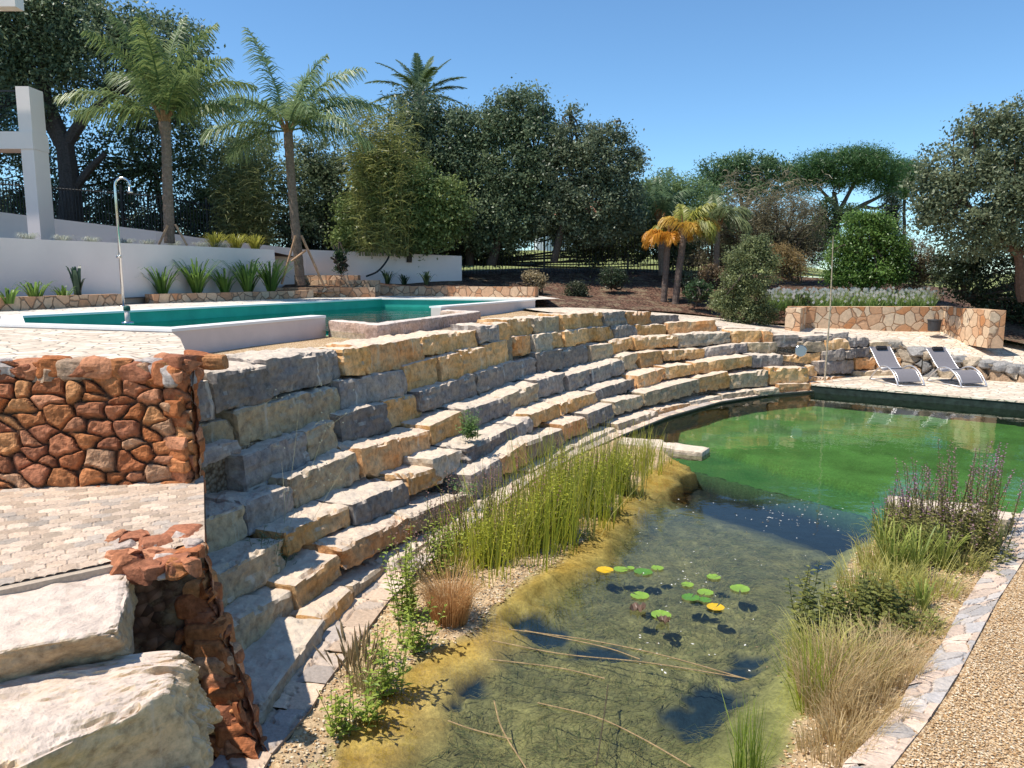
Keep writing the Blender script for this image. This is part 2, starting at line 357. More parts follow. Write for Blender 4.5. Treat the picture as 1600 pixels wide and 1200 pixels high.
def limb(mb, pts, r0, r1, n=8, col=(.10, .075, .055), wob=.0, sub=5):
    P = smooth_path(pts, sub); m = len(P); rr = np.linspace(r0, r1, m)
    if wob: P = P+np.stack([vn(P, 1.3, 3), vn(P, 1.3, 4), 0*P[:, 0]], 1)*wob
    mb.tube(P, rr*(1+.12*vn(P, 2.5, 8)), n, col)

# ------------------------------------------------------------------ ground, paving, terraces
def curve_fn(kn):
    P = smooth_path([(a, b, 0) for a, b in kn], 8); return lambda px: float(np.interp(px, P[:, 0], P[:, 1]))
CD = [curve_fn(k) for k in (
    [(260, 6.0), (322, 6.5), (400, 7.2), (500, 8.45), (620, 10.1), (800, 13.4), (1000, 17.5), (1100, 18.9), (1250, 19.1), (1320, 19.5), (1350, 19.9), (1440, 20.0)],
    [(260, 5.9), (322, 6.42), (400, 7.08), (500, 8.2), (620, 9.95), (800, 13.2), (1000, 17.2), (1100, 18.55), (1250, 18.95), (1320, 19.4), (1350, 19.8), (1440, 19.9)],
    [(260, 5.7), (322, 6.2), (400, 6.78), (500, 7.88), (620, 9.6), (800, 12.98), (1000, 16.85), (1100, 18.1), (1250, 18.85), (1320, 19.3), (1350, 19.75), (1440, 19.85)],
    [(260, 5.4), (322, 5.83), (400, 6.3), (500, 7.3), (620, 8.75), (800, 12.0), (1000, 16.2), (1100, 17.65), (1230, 18.6), (1310, 19.1), (1345, 19.7), (1440, 19.8)],
    [(260, 4.85), (338, 5.3), (400, 5.72), (500, 6.6), (620, 7.85), (800, 10.95), (1000, 15.5), (1100, 17.2), (1210, 18.1), (1300, 18.9), (1340, 19.6), (1440, 19.75)],
    [(260, 4.4), (357, 4.92), (400, 5.2), (500, 6.05), (620, 7.25), (800, 10.1), (1000, 14.7), (1100, 16.65), (1200, 17.65), (1290, 18.4), (1335, 19.5), (1440, 19.7)],
    [(260, 3.6), (400, 4.3), (500, 5.45), (620, 6.95), (800, 9.6), (1000, 14.15), (1100, 16.2), (1200, 17.45), (1300, 18.3), (1440, 18.7)])]
Y, O, G, T, P_ = 'yogtp'
# every block: left column, its top and bottom rows, right column, its top and bottom rows, stone
CRS = [
 [(297,597,656,327,594,654,G),(327,585,644,417,570,622,G),(417,562,620,528,547,590,G),(530,546,584,575,543,582,Y),(576,541,582,662,527,570,O),(662,527,554,747,517,547,Y),(747,510,537,776,507,534,G),(776,506,534,795,504,529,Y),
  (795,499,529,833,496,524,Y),(834,497,522,875,494,520,T),(876,492,517,904,490,514,Y),(905,490,515,940,488,511,Y),(941,488,510,976,486,509,G),(976,487,509,1016,487,507,O),(1016,493,506,1064,492,505,G)],
 [(301,664,702,366,655,687,T),(367,641,697,526,606,656,T),(526,595,641,630,579,617,G),(631,572,612,682,559,601,Y),(683,557,602,717,551,593,Y),(718,549,592,757,543,583,Y),(758,539,581,795,531,571,Y),(795,529,568,805,528,563,T),(805,526,557,831,524,552,O),(832,523,550,860,520,546,P_),(860,520,544,879,519,542,Y),
  (880,518,541,915,514,535,Y),(916,514,536,960,511,530,Y),(960,509,530,995,508,526,G),(995,508,527,1043,507,524,Y),(1044,505,525,1120,500,520,O),(1121,511,520,1206,514,522,P_),(1207,524,542,1247,523,541,G),(1247,526,533,1299,524,532,G),(1300,521,530,1326,520,529,G)],
 [(302,706,731,376,687,706,G),(374,711,770,474,674,722,G),(474,674,717,519,655,702,T),(526,647,696,602,629,672,G),(603,628,670,661,614,655,Y),(652,613,643,739,585,617,G),(740,583,616,782,572,601,G),(783,571,598,837,559,584,G),(838,552,582,881,545,574,G),(882,545,576,919,538,567,G),(920,540,566,954,537,560,T),
  (955,535,555,990,527,545,Y),(990,527,546,1057,525,540,Y),(1058,524,544,1140,519,534,P_),(1141,517,535,1190,516,534,Y),(1191,517,536,1207,518,537,O),(1247,535,549,1286,534,548,T),(1287,531,546,1325,528,544,Y),(1326,528,542,1360,527,540,G),(1358,535,550,1396,534,549,T)],
 [(300,818,880,380,788,838,T),(381,786,836,453,760,800,G),(455,751,799,561,705,748,T),(562,701,746,670,672,709,O),(671,666,694,722,642,678,Y),(723,640,671,793,619,645,G),(780,622,645,840,598,623,T),(841,595,622,885,583,611,G),(886,587,611,920,577,600,G),(921,577,599,973,561,582,G),(974,558,582,998,552,577,T),
  (999,552,577,1034,548,567,Y),(1035,548,563,1100,545,558,Y),(1101,545,561,1169,535,550,G),(1170,536,552,1216,535,551,T),(1219,557,572,1283,551,566,Y),(1284,549,566,1318,545,561,G),(1319,545,559,1357,543,557,G),(1358,551,559,1406,551,559,T)],
 [(300,915,960,338,893,940,T),(338,897,948,442,843,888,T),(446,833,867,546,790,818,Y),(546,788,820,632,753,786,G),(635,744,775,686,729,752,Y),(674,719,756,722,702,731,P_),(723,701,726,803,664,692,G),(804,663,684,827,652,671,G),(828,648,666,874,631,651,Y),(875,630,650,932,612,630,Y),
  (930,611,628,992,591,606,G),(993,588,608,1035,575,592,O),(1036,573,592,1081,569,583,Y),(1082,567,585,1172,556,571,Y),(1173,555,574,1225,554,573,G),(1263,572,589,1277,571,588,Y),(1278,565,585,1333,562,582,G),(1335,559,577,1366,558,576,O),(1368,559,577,1408,558,574,O)],
 [(330,1005,1060,358,988,1040,G),(359,983,1042,464,923,972,T),(459,915,956,530,864,897,Y),(531,856,888,638,808,836,O),(637,805,830,736,768,799,T),(737,744,786,784,716,754,G),(784,716,742,821,692,723,Y),(822,691,720,879,671,698,T),(880,665,689,917,651,673,O),(918,646,670,960,630,649,G),
  (961,628,648,1004,618,635,T),(1005,614,634,1091,592,612,T),(1092,591,612,1140,581,604,Y),(1141,586,606,1202,580,602,T),(1204,575,601,1265,575,598,Y),(1266,590,600,1330,588,597,O),(1331,580,594,1400,579,592,T)],
 [(400,1116,1165,508,966,1004,P_),(509,967,1000,557,919,946,Y),(558,917,942,606,882,906,T),(607,882,905,690,829,850,P_),(691,833,846,757,794,808,G),(758,787,800,831,742,756,P_),(832,738,752,900,697,711,T),(901,696,709,961,668,680,P_),(962,662,674,1024,642,653,T),(1025,640,652,1080,629,640,O),
  (1081,628,637,1130,619,628,P_),(1131,617,627,1180,610,619,T),(1181,610,617,1216,606,614,T),(1217,601,612,1266,599,610,O),(1267,598,610,1304,597,608,O)]]
STO = {'y': M_yel, 'o': M_org, 'g': M_gry, 't': M_tan, 'p': M_pal}
wall = empty("terraced_wall", "curved stepped retaining wall of large gold and grey limestone blocks", "stone wall", loc=(0, 13, 0))
def xy(px, d, py=465):
    r = ray(px, py); return np.array([r[0] / r[1] * d, d])
def zat(px, py, d): return pd(px, py, d)[2]
ZT = []
for k, row in enumerate(CRS):
    cr = MB(); f = CD[k]; tops = []; rows_ = []; seedn = 100 * k
    bl = []
    for (a, ta, ba, b_, tb, bb, kd) in row:
        pa, pb = xy(a, f(a), (ta + ba) / 2), xy(b_, f(b_), (tb + bb) / 2); t_ = pb - pa; L = np.linalg.norm(t_); t_ /= L; n_ = np.array([-t_[1], t_[0]])
        za, zb = zat(a, ta, f(a)), zat(b_, tb, f(b_)); ya, yb = zat(a, ba, f(a)), zat(b_, bb, f(b_))
        tops += [(a, za), (b_, zb)]; rows_ += [(a, (ta + ba) / 2), (b_, (tb + bb) / 2)]
        dep = (.6, .6, .62, .85, .8, .8, .75)[k] + R_.uniform(-.04, .05)
        out = R_.uniform(-.05, .05)
        pa2, pb2 = pa + t_ * .008 - n_ * out, pb - t_ * .008 - n_ * out
        bat = -.03
        z0a, z0b = ya - .01, yb - .01
        q = lambda p, z: (p[0], p[1], z)
        zl = R_.uniform(-.02, .02)
        c8 = [q(pa2 + n_*bat, z0a), q(pb2 + n_*bat, z0b), q(pb2 + n_*dep, z0b), q(pa2 + n_*dep, z0a), q(pa2, za), q(pb2, zb), q(pb2 + n_*dep, zb + zl), q(pa2 + n_*dep, za + zl)]
        seedn += 1; cell = max(.022, f((a + b_) / 2) * .0042)
        V, Fq = rock(c8, cell, seedn, amp=1.1 if k < 6 else .9, r=.014, chip=.014 if k < 6 else .012)
        bl.append((V, Fq, kd))
    tops.sort(); ZT.append(tops)
    # the course itself is the packed earth and mortar its blocks are bedded in
    X = np.arange(292, min(1420, tops[-1][0] + 4), 12.); fr = []; bk = []; tz = np.interp(X, [p[0] for p in tops], [p[1] for p in tops]) - .06
    tz = np.convolve(np.pad(tz, 3, mode='edge'), np.ones(7) / 7, 'valid')
    rows_.sort(); P2 = np.array([xy(x, f(x), float(np.interp(x, [q_[0] for q_ in rows_], [q_[1] for q_ in rows_]))) for x in X]); tg = np.gradient(P2, axis=0); tg /= np.linalg.norm(tg, axis=1)[:, None]; nn = np.stack([-tg[:, 1], tg[:, 0]], 1)
    A = P2 + nn * .14; B2 = P2 + nn * (1.45 if k > 2 else .8)
    if k in (3, 4, 5): pass
    lo = tz - (.6 if k < 6 else .3)
    n = len(X); V = np.concatenate([np.c_[A, lo], np.c_[A, tz], np.c_[B2, tz + .0]])
    Fq = np.array([[i, i+1, n+i+1, n+i] for i in range(n-1)] + [[n+i, n+i+1, 2*n+i+1, 2*n+i] for i in range(n-1)])
    cr.add(V, Fq, (.2, .15, .1)); co = cr.build("course", M_dirt, wall)
    co.location = (0, 0, 0)
    for V, Fq, kd in bl:
        MB().add(V, Fq).build("stone_block", STO[kd], co)
for c_ in [wall]:
    for ch in c_.children: ch.location = (0, -13, 0)

# pool geometry
RZ = 2.13
pA, pB, pC, pR1, pR2, pF, pG = [np.array(p) for p in ((-6.6, 9.9), (-3.97, 8.96), (-2.9, 12.0), (-1.42, 15.5), (.62, 20.1), (-3.7, 21.3), (-7.9, 11.9))]
W1, W2 = xy(590, 10.9, 520), xy(752, 15.0, 500)
def offset_poly(poly, o):
    n = len(poly); out = []
    for i in range(n):
        p0, p1, p2 = poly[i-1], poly[i], poly[(i+1) % n]; a = (p1-p0)/np.linalg.norm(p1-p0); b = (p2-p1)/np.linalg.norm(p2-p1)
        na, nb = np.array([-a[1], a[0]]), np.array([-b[1], b[0]]); m = na+nb; m /= max(.2, m @ na) if m @ na else 1
        m = (na+nb)/np.linalg.norm(na+nb); out.append(p1+m*o/max(.35, m @ na))
    return out
pool = empty("swimming_pool", "raised swimming pool with white rim and pinkish stone overflow wall above the terraces", "pool", loc=(-3, 14, 2.1))
outer = [pA, pB, pC, pR1, pR2, pF, pG]; inner = offset_poly(outer, .28)
def ring(name, o_, i_, z0, z1, mat, skip=()):
    mb = MB(); n = len(o_)
    for e in range(n):
        if e in skip: continue
        a, b, c, d = o_[e], o_[(e+1) % n], i_[(e+1) % n], i_[e]
        mb.prism([a, b, c, d], z0, z1)
    o = mb.build(name, mat, pool); o.location = (3, -14, -2.1); return o
M_pwall = mat_plain("pale pool wall tiles", (.66, .55, .50), .7, var=.07, nscale=2.5)
M_teal = mat_plain("teal pool lining", (.03, .33, .26), .5, var=.2, nscale=1.5)
ring("outer_wall", offset_poly(outer, .012), offset_poly(outer, .24), 1.45, 2.095, M_pwall, (2,))
ring("rim", outer, inner, 2.095, RZ, M_rim, (2,))
mb = MB(); ins = offset_poly(outer, .245)
for e in range(len(ins)):
    if e == 2: continue
    a, b = ins[e], ins[(e+1) % len(ins)]
    mb.add([(*a, .8), (*b, .8), (*b, 2.094), (*a, 2.094)], [(0, 1, 2, 3)])
mb.add([(*p, 1.35) for p in ins], [tuple(range(len(ins)))])
a, b, c, d = ins[2], W1, W2, ins[3]
mb.add([(*a, 1.5), (*b, 1.5), (*c, 1.5), (*d, 1.5)], [(0, 1, 2, 3)])
o = mb.build("basin", M_teal, pool); o.location = (3, -14, -2.1)
M_weir = mat_stone("pink overflow stone", (.40, .27, .20), (.50, .36, .29), (.62, .54, .48), dust=(.72, .62, .54), dust_amt=.9, sc_=1.5)
mb = MB()
def weirseg(a, b, sd, z1=2.055):
    t_ = (b-a)/np.linalg.norm(b-a); n_ = np.array([-t_[1], t_[0]])*.22
    V, Fq = rock([(*a, 1.4), (*b, 1.4), (*(b+n_), 1.4), (*(a+n_), 1.4), (*a, z1), (*b, z1), (*(b+n_), z1), (*(a+n_), z1)], .045, sd, amp=.35, r=.03, chip=.01); mb.add(V, Fq)
weirseg(pC+np.array([.02, .0]), W1, 901); weirseg(W1, W2, 902); weirseg(W2, pR1+np.array([.1, .2]), 903)
o = mb.build("overflow_wall", M_weir, pool); o.location = (3, -14, -2.1)

def mat_water(name, tint, rough=.012, bscale=1.6, bst=.05):
    m = bpy.data.materials.new(name); m.use_nodes = True; t = m.node_tree; t.nodes.remove(t.nodes["Principled BSDF"])
    gl = N(t, "ShaderNodeBsdfGlossy"); gl.inputs["Roughness"].default_value = rough; tr = N(t, "ShaderNodeBsdfTransparent"); tr.inputs[0].default_value = (*tint, 1)
    fr = N(t, "ShaderNodeFresnel"); fr.inputs[0].default_value = 1.33
    n = noise(t, bscale, 4, .55, pos(t)); bp = N(t, "ShaderNodeBump"); bp.inputs["Distance"].default_value = bst; bp.inputs["Strength"].default_value = .35; t.links.new(n.outputs[0], bp.inputs["Height"])
    t.links.new(bp.outputs[0], gl.inputs["Normal"]); t.links.new(bp.outputs[0], fr.inputs["Normal"])
    mx = N(t, "ShaderNodeMixShader"); t.links.new(fr.outputs[0], mx.inputs[0]); t.links.new(tr.outputs[0], mx.inputs[1]); t.links.new(gl.outputs[0], mx.inputs[2])
    t.links.new(mx.outputs[0], t.nodes["Material Output"].inputs[0]); return m
M_pw = mat_water("pool water", (.72, .96, .93), bscale=1.6, bst=.05)
M_ww = mat_water("pond water", (.86, .93, .87), bscale=1.4, bst=.02)
wp = offset_poly(outer, .244); poly = wp[:3] + [W1 + np.array([-.04, .04]), W2 + np.array([-.14, 0])] + wp[3:]
o = MB().add([(*p, 1.90) for p in poly], [tuple(range(len(poly)))]).build("pool_water", M_pw); tag(o, "green blue water of the raised swimming pool", "water", kind="structure")

def strip(name, A, B, mat, n=8, m=6, amp=.0, label=None, cat=None):
    """sheet between two edge lines of equal count"""
    A, B = smooth_path(A, m), smooth_path(B, m); V = []; k = len(A)
    for j in range(n+1):
        t_ = j/n; P = A*(1-t_)+B*t_
        if amp: P = P+np.c_[0*P[:, 0], 0*P[:, 0], fbm(P, 1.1, 3)*amp*(1 if 0 < j < n else .2)]
        V.append(P)
    V = np.concatenate(V); i, j = np.meshgrid(np.arange(k-1), np.arange(n)); a = (j*k+i).ravel()
    o = MB().add(V, np.stack([a, a+1, a+k+1, a+k], 1)).build(name, mat, smooth=True); return tag(o, label, cat, kind="structure")
def t1z(px): return float(np.interp(px, [p[0] for p in ZT[0]], [p[1] for p in ZT[0]]))
def t1b(px, o=.35, dz=-.05):
    p, q = xy(px, CD[0](px), 540), xy(px + 8, CD[0](px + 8), 540); t_ = (q-p)/np.linalg.norm(q-p); n_ = np.array([-t_[1], t_[0]]); p = p+n_*o; return (p[0], p[1], t1z(px)+dz)
# strip of gravel between the pool and the top course
strip("gravel_strip", [t1b(280), t1b(400), t1b(500), t1b(600), t1b(700), t1b(780), t1b(850), t1b(920)],
      [(-4.6, 9.1, 1.78), (-4.0, 10.0, 1.78), (-3.3, 11.8, 1.78), (-2.6, 13.2, 1.79), (-2.0, 14.8, 1.80), (-1.5, 16.2, 1.8), (-.9, 18.2, 1.82), (-.2, 20.2, 1.85)], M_gravel, 14, 6, .015,
      "golden gravel strip between the pool and the top course of blocks", "gravel")
def zf(px, py, z): return tuple(at(px, py, z))
zb = 1.24
def edge_pt(px, py, z): return tuple(at(px, py, z))
front = [t1b(905, .3, -.03), t1b(960, .3, -.02), t1b(1015, .3, -.04), (*xy(1080, 18.9), zat(1080, 503, 18.9)), (*xy(1130, 19.1), zat(1130, 510, 19.1)), (*xy(1206, 19.2), zat(1206, 519, 19.2)), (*xy(1260, 19.2), zat(1260, 526, 19.2)), (*xy(1330, 19.9), zat(1330, 527, 19.9)),
         (*xy(1400, 20.2), zat(1400, 539, 20.2)), (*xy(1450, 19.7), zat(1450, 551, 19.7)), (*xy(1520, 19.2), zat(1520, 563, 19.2)), (*xy(1600, 18.7), zat(1600, 575, 18.7)), (*xy(1760, 18), zat(1760, 595, 18))]
back = [(-.1, 21.2, 1.9), (*xy(880, 21.6), 1.86), (*xy(960, 22.2), 1.78), (*xy(1060, 22.6), 1.62), (*xy(1130, 22.8), 1.5), (*xy(1206, 22.5), 1.32), (*xy(1260, 22.4), 1.26), (*xy(1330, 22.4), 1.24),
        (*xy(1400, 22.2), 1.2), (*xy(1470, 22.1), 1.18), (*xy(1545, 21.2), 1.0), (*xy(1640, 20.4), .8), (*xy(1800, 19.6), .55)]
strip("paving", front, back, M_pave, 10, 6, .01, "pale irregular paving above the terraces in front of the low seat wall", "paving")
# pool deck on the far side and left patio
dk = [(-14, 12.0), (-7.9, 11.85), (-7.6, 12.3), (-3.75, 21.1), (.5, 20.0), (1.0, 21.0), (0.6, 24.6), (-6.5, 25.5), (-9.2, 21.5), (-14, 15)]
o = MB().add([(x, y, 2.122) for x, y in [(-16, 10.5), (-7.9, 11.9), (-3.7, 21.3), (.62, 20.1), (1.3, 21.0), (.6, 24.8), (-7, 26), (-16, 17)]], [tuple(range(8))]).build("pool_deck", M_deck)
tag(o, "pale paved strip along the far side of the pool", "paving", kind="structure")
rwL, rwR = at(-420, 572, 2.08), np.array([*xy(297, 5.85, 565), 2.08])
patio = [(-16, 5.0), (rwL[0]-2, rwL[1]-.2), (rwL[0], rwL[1]+.05), (rwR[0]-.02, rwR[1]+.05), (-3.55, 8.2), (-3.95, 8.93), (-6.6, 9.88), (-7.9, 11.85), (-16, 10.4)]
o = MB().prism(patio, 1.0, 2.085).build("patio", M_pave); tag(o, "sunlit pale crazy paving beside the pool above the red rubble wall", "paving", kind="structure")

# ------------------------------------------------------------------ red rubble walls, landing, big step stones
RED = [(.40, .14, .05), (.46, .18, .07), (.34, .12, .05), (.52, .24, .10), (.40, .155, .075), (.48, .21, .11), (.35, .135, .07), (.50, .28, .16)]
JNT = (.13, .065, .04)
lz = 1.18
rw = empty("red_rubble_wall", "tall red rubble stone wall between the paved landing and the pool patio", "stone wall", loc=(-3, 6, lz))
def put(mb, name, mat, par, smooth=False):
    o = mb.build(name, mat, par, smooth); o.location = -par.location if par else (0, 0, 0); return o
bl_, br_ = at(-420, 806, lz - .1), np.array([*xy(307, 5.72, 745), lz - .1]); bl_[2] = lz - .1
mb = MB()
V, Fq, cc = patch(bl_, br_, rwR, rwL, .012, .175, .12, .085, RED, JNT, 11, .95, .045, .026); mb.add(V, Fq, cc)
put(mb, "face", M_rub, rw, False)
mb = MB(); bk = np.array([*xy(284, 7.9, 600), 0.])
V, Fq, cc = patch((*br_[:2], 0), (bk[0], bk[1], 0), (bk[0], bk[1], 1.98), (*rwR[:2], 2.02), .03, .25, .17, .03, RED, JNT, 12, .8, .035, .02); mb.add(V, Fq, cc)
put(mb, "end_face", M_rub, rw)
mb = MB(); g = random.Random(4)
for i in range(46):                     # loose capping stones along the top and down the right end
    t_ = (i + g.uniform(-.3, .3)) / 40
    if t_ < 1: c = rwL * (1 - t_) + rwR * t_; c = c + np.array([0, g.uniform(-.02, .2), g.uniform(-.09, -.02)])
    else: c = rwR + np.array([g.uniform(-.14, .04), g.uniform(-.05, .5), g.uniform(-.12, .0)])
    s = np.array([g.uniform(.08, .17), g.uniform(.07, .12), g.uniform(.05, .09)]); a = g.uniform(0, 3)
    K = [(-1,-1,-1),(1,-1,-1),(1,1,-1),(-1,1,-1),(-1,-1,1),(1,-1,1),(1,1,1),(-1,1,1)]
    ca, sa = math.cos(a), math.sin(a)
    c8 = [(c[0]+(x*ca-y*sa)*s[0], c[1]+(x*sa+y*ca)*s[1], c[2]+z*s[2]) for x, y, z in K]
    V, Fq = rock(c8, .02, 300+i, .8, .05, .05); colr = np.array(g.choice(RED + [(.42, .36, .32), (.45, .30, .2)]))*g.uniform(.85, 1.2); mb.add(V, Fq, colr)
edge = [(np.array(br_)*(1-t_)+np.array(rwR)*t_) for t_ in np.linspace(0, 1, 13)]
for i, c in enumerate(edge):
    c = c+np.array([-.125, .10, 0]); s = np.array([g.uniform(.08, .115), g.uniform(.13, .2), .06]); c8 = [(c[0]+x*s[0], c[1]+y*s[1]-x*.04, c[2]+z_*s[2]) for x, y, z_ in K]
    V, Fq = rock(c8, .018, 350+i, .4, .045, .03); mb.add(V, Fq, np.array(g.choice(RED))*g.uniform(.9, 1.2))
put(mb, "capping", M_rub, rw)
mb = MB(); mb.prism([(rwL[0]-3, rwL[1]+.06), (rwR[0]-.05, rwR[1]+.06), (bk[0]-.04, bk[1]), (bk[0]-8, bk[1])], -.2, 1.99); put(mb, "core", M_rub, rw)

ld = [at(-420, 1006, lz-.03), at(320, 848, lz-.01), at(318, 742, lz), at(-420, 800, lz+.01)]
COB = [(.50, .38, .28), (.58, .44, .33), (.45, .37, .30), (.64, .49, .37), (.54, .40, .29)]
V, Fq, cc = patch(*ld, .011, .118, .10, .012, COB, (.56, .44, .33), 21, .12, .014, .004, rowshift=True)
mb = MB().add(V, Fq, cc); o = mb.build("cobbled_landing", M_cob); tag(o, "pale cobbled landing below the red rubble wall", "paving", kind="structure")
o = MB().prism([p[:2] for p in (ld[0] + [0, .02, 0], ld[1] + [-.02, .02, 0], ld[2], ld[3])], -.2, lz - .05).build("earth_fill", M_soil); tag(o, "earth under the cobbled landing", "earth", kind="structure")

e0_ = ld[0]; e1_ = ld[0]+(ld[1]-ld[0])*.80
o = MB().prism([(e0_[0], e0_[1]-.10), (e1_[0]-.02, e1_[1]-.07), (e1_[0]-.03, e1_[1]+.05), (e0_[0], e0_[1]+.05)], .6, lz - .022, (.50, .40, .30)).build("landing_edge", M_cob); tag(o, "rough mortar edge along the front of the cobbled landing", "kerb", kind="structure")
rw2 = empty("low_rubble_wall", "low red rubble wall dropping from the landing to the pond beside the step stones", "stone wall", loc=(-2, 4.4, 0))
mb = MB(); a0, a1, a2, a3 = (-3.1, 4.35, -.1), (-1.36, 3.98, -.1), (*xy(308, 4.5, 840), 1.12), (-3.1, 4.95, 1.12)
V, Fq, cc = patch(a0, a1, a2, a3, .011, .18, .13, .075, RED, JNT, 31, .95, .045, .024); mb.add(V, Fq, cc)
s0 = (*xy(296, 5.72, 800), -.1); s1 = (*xy(296, 5.72, 800), 1.15)
V, Fq, cc = patch(a1, (s0[0], s0[1], 0), s1, a2, .025, .2, .15, .03, RED, JNT, 32, .8, .04, .02); mb.add(V, Fq, cc)
put(mb, "face", M_rub, rw2)
mb = MB(); g = random.Random(9)
for i in range(34):
    if i < 22: px, py, zz = g.uniform(178, 308), g.uniform(846, 892), 1.14
    else:
        t_ = g.random(); px, py = 306 + 100*t_ + g.uniform(-5, 12), 850 + 330*t_; zz = 1.13*(1-t_)+.05
    c = at(px, py, zz); s = np.array([g.uniform(.05, .11), g.uniform(.05, .10), g.uniform(.04, .07)]) * (1 if i < 22 else .55); a = g.uniform(0, 3); ca, sa = math.cos(a), math.sin(a)
    c8 = [(c[0]+(x*ca-y*sa)*s[0], c[1]+(x*sa+y*ca)*s[1], c[2]+z*s[2]) for x, y, z in K]
    V, Fq = rock(c8, .014, 400+i, .7, .04, .045); mb.add(V, Fq, np.array(g.choice(RED + [(.42, .24, .14), (.45, .36, .30)]))*g.uniform(.9, 1.25))
for i in range(16):
    t_ = i/15; c = np.array(a1)*(1-t_)+np.array(a2)*t_+np.array([-.13, .08, 0]); s = np.array([g.uniform(.085, .12), g.uniform(.10, .14), .075]); c8 = [(c[0]+x*s[0], c[1]+y*s[1], c[2]+z_*s[2]) for x, y, z_ in K]
    V, Fq = rock(c8, .014, 450+i, .35, .05, .03); mb.add(V, Fq, np.array(g.choice(RED))*g.uniform(.85, 1.2))
put(mb, "capping", M_rub, rw2)

def slab(name, top, zt, bottom, zbt, seed, label, cat="boulder", mat=M_big, cell=.0115, amp=1.0):
    tp = [at(x, y, zt) for x, y in top]; bt = [at(x, y, zbt) for x, y in bottom]
    V, Fq = rock(bt + tp, cell, seed, amp, .04, .06); o = MB().add(V, Fq).build(name, mat); return tag(o, label, cat, "huge step stones in the foreground")
slab("step_stone", [(-260, 1062), (186, 988), (204, 862), (-260, 930)], 1.12, [(-260, 1130), (204, 1030), (214, 925), (-260, 990)], .9, 51, "huge cream step stone against the cobbled landing, upper one of the pair")
slab("step_stone", [(-30, 1225), (266, 1084), (282, 1016), (-330, 1045)], .93, [(-30, 1330), (325, 1215), (330, 1120), (-330, 1160)], .45, 52, "huge pinkish step stone with a chipped corner, beside the low red rubble wall", amp=1.1)
slab("step_stone", [(40, 1330), (330, 1290), (292, 1172), (120, 1190)], .55, [(40, 1400), (360, 1340), (330, 1260), (120, 1260)], .2, 53, "step stone of which only the pale tip shows at the bottom edge")
o = MB().prism([(-6, 1.0), (-1.75, 2.9), (-1.95, 3.9), (-2.6, 4.6), (-6, 4.6)], -.2, .42).build("earth_bank", M_soil); tag(o, "earth bank under the foreground step stones", "earth", kind="structure")

# ------------------------------------------------------------------ pond
cop = [(380, 1260), (427, 1181), (484, 1116), (509, 1073), (545, 1025), (576, 985), (607, 943), (650, 900), (700, 856), (760, 806), (830, 754), (900, 714), (975, 680), (1044, 652), (1125, 629), (1200, 617), (1303, 609)]
COP = np.array([at(x, y, .03) for x, y in cop])[:, :2]
Y0 = np.array([at(x, y, 0)[:2] for x, y in [(440, 1290), (520, 1150), (600, 1075), (660, 1030), (735, 975), (790, 930), (860, 870), (950, 790), (1010, 735), (1070, 700)]])
Y1 = np.array([at(x, y, 0)[:2] for x, y in [(400, 1400), (560, 1240), (690, 1100), (762, 1015), (800, 950), (860, 905), (930, 850), (1010, 775), (1075, 725)]])
RP = np.array([at(x, y, .1)[:2] for x, y in [(1150, 1500), (1318, 1200), (1405, 1109), (1419, 1077), (1475, 1004), (1500, 955), (1556, 871), (1600, 796), (1700, 690), (1800, 640)]])
RQ = np.array([at(x, y, .1)[:2] for x, y in [(1230, 1500), (1395, 1200), (1454, 1126), (1496, 1060), (1524, 1007), (1559, 941), (1600, 878), (1690, 760), (1760, 690), (1840, 650)]])
R0 = np.array([at(x, y, 0)[:2] for x, y in [(1050, 1500), (1225, 1200), (1262, 1120), (1288, 1040), (1300, 960), (1330, 900), (1385, 835), (1400, 795), (1440, 775), (1600, 790)]])
R1 = np.array([at(x, y, 0)[:2] for x, y in [(900, 1450), (1100, 1210), (1165, 1110), (1225, 1040), (1262, 960), (1300, 900), (1360, 835), (1385, 795), (1400, 785)]])
DV = np.array([at(x, y, 0)[:2] for x, y in [(930, 668), (1010, 697), (1060, 717), (1220, 757), (1400, 803), (1620, 862)]])
def ext(P, l=25): return np.vstack([P[0]-(P[1]-P[0])/np.linalg.norm(P[1]-P[0])*l, P, P[-1]+(P[-1]-P[-2])/np.linalg.norm(P[-1]-P[-2])*l])
def sdist(Q, P):
    """signed distance to polyline P (positive on its left)"""
    best = np.full(len(Q), 9e9); sg = np.ones(len(Q))
    for i in range(len(P)-1):
        a, b = P[i], P[i+1]; ab = b-a; t_ = np.clip(((Q-a) @ ab)/(ab @ ab), 0, 1); pr = a+t_[:, None]*ab; d = np.linalg.norm(Q-pr, axis=1)
        s = np.sign(ab[0]*(Q[:, 1]-a[1])-ab[1]*(Q[:, 0]-a[0])); m = d < best; best = np.where(m, d, best); sg = np.where(m, s, sg)
    return best*sg
gx = np.arange(-2.6, 15., .04); gy = np.arange(1.2, 19.6, .04); XX, YY = np.meshgrid(gx, gy); Q = np.stack([XX.ravel(), YY.ravel()], 1)
d0, d1, e0, e1, dv, dc, dr = sdist(Q, Y0), sdist(Q, Y1), -sdist(Q, R0), -sdist(Q, R1), sdist(Q, DV), sdist(Q, COP), -sdist(Q, ext(RP))
Q3 = np.c_[Q, 0*Q[:, 0]]; wob = fbm(Q3, 1.2, 5); fine = fbm(Q3, 7, 8, 4)
wob2 = fbm(Q3, 3.5, 15, 3); d0 = d0+wob*.10+wob2*.06; d1 = d1+wob*.16+wob2*.14; e0 = e0+wob*.12; e1 = e1+wob*.14
zl = np.where(d0 > 0, np.minimum(.03, .16*d0), .20*d0); zl = np.where(d1 < 0, np.minimum(zl, -.07+.45*d1), zl)
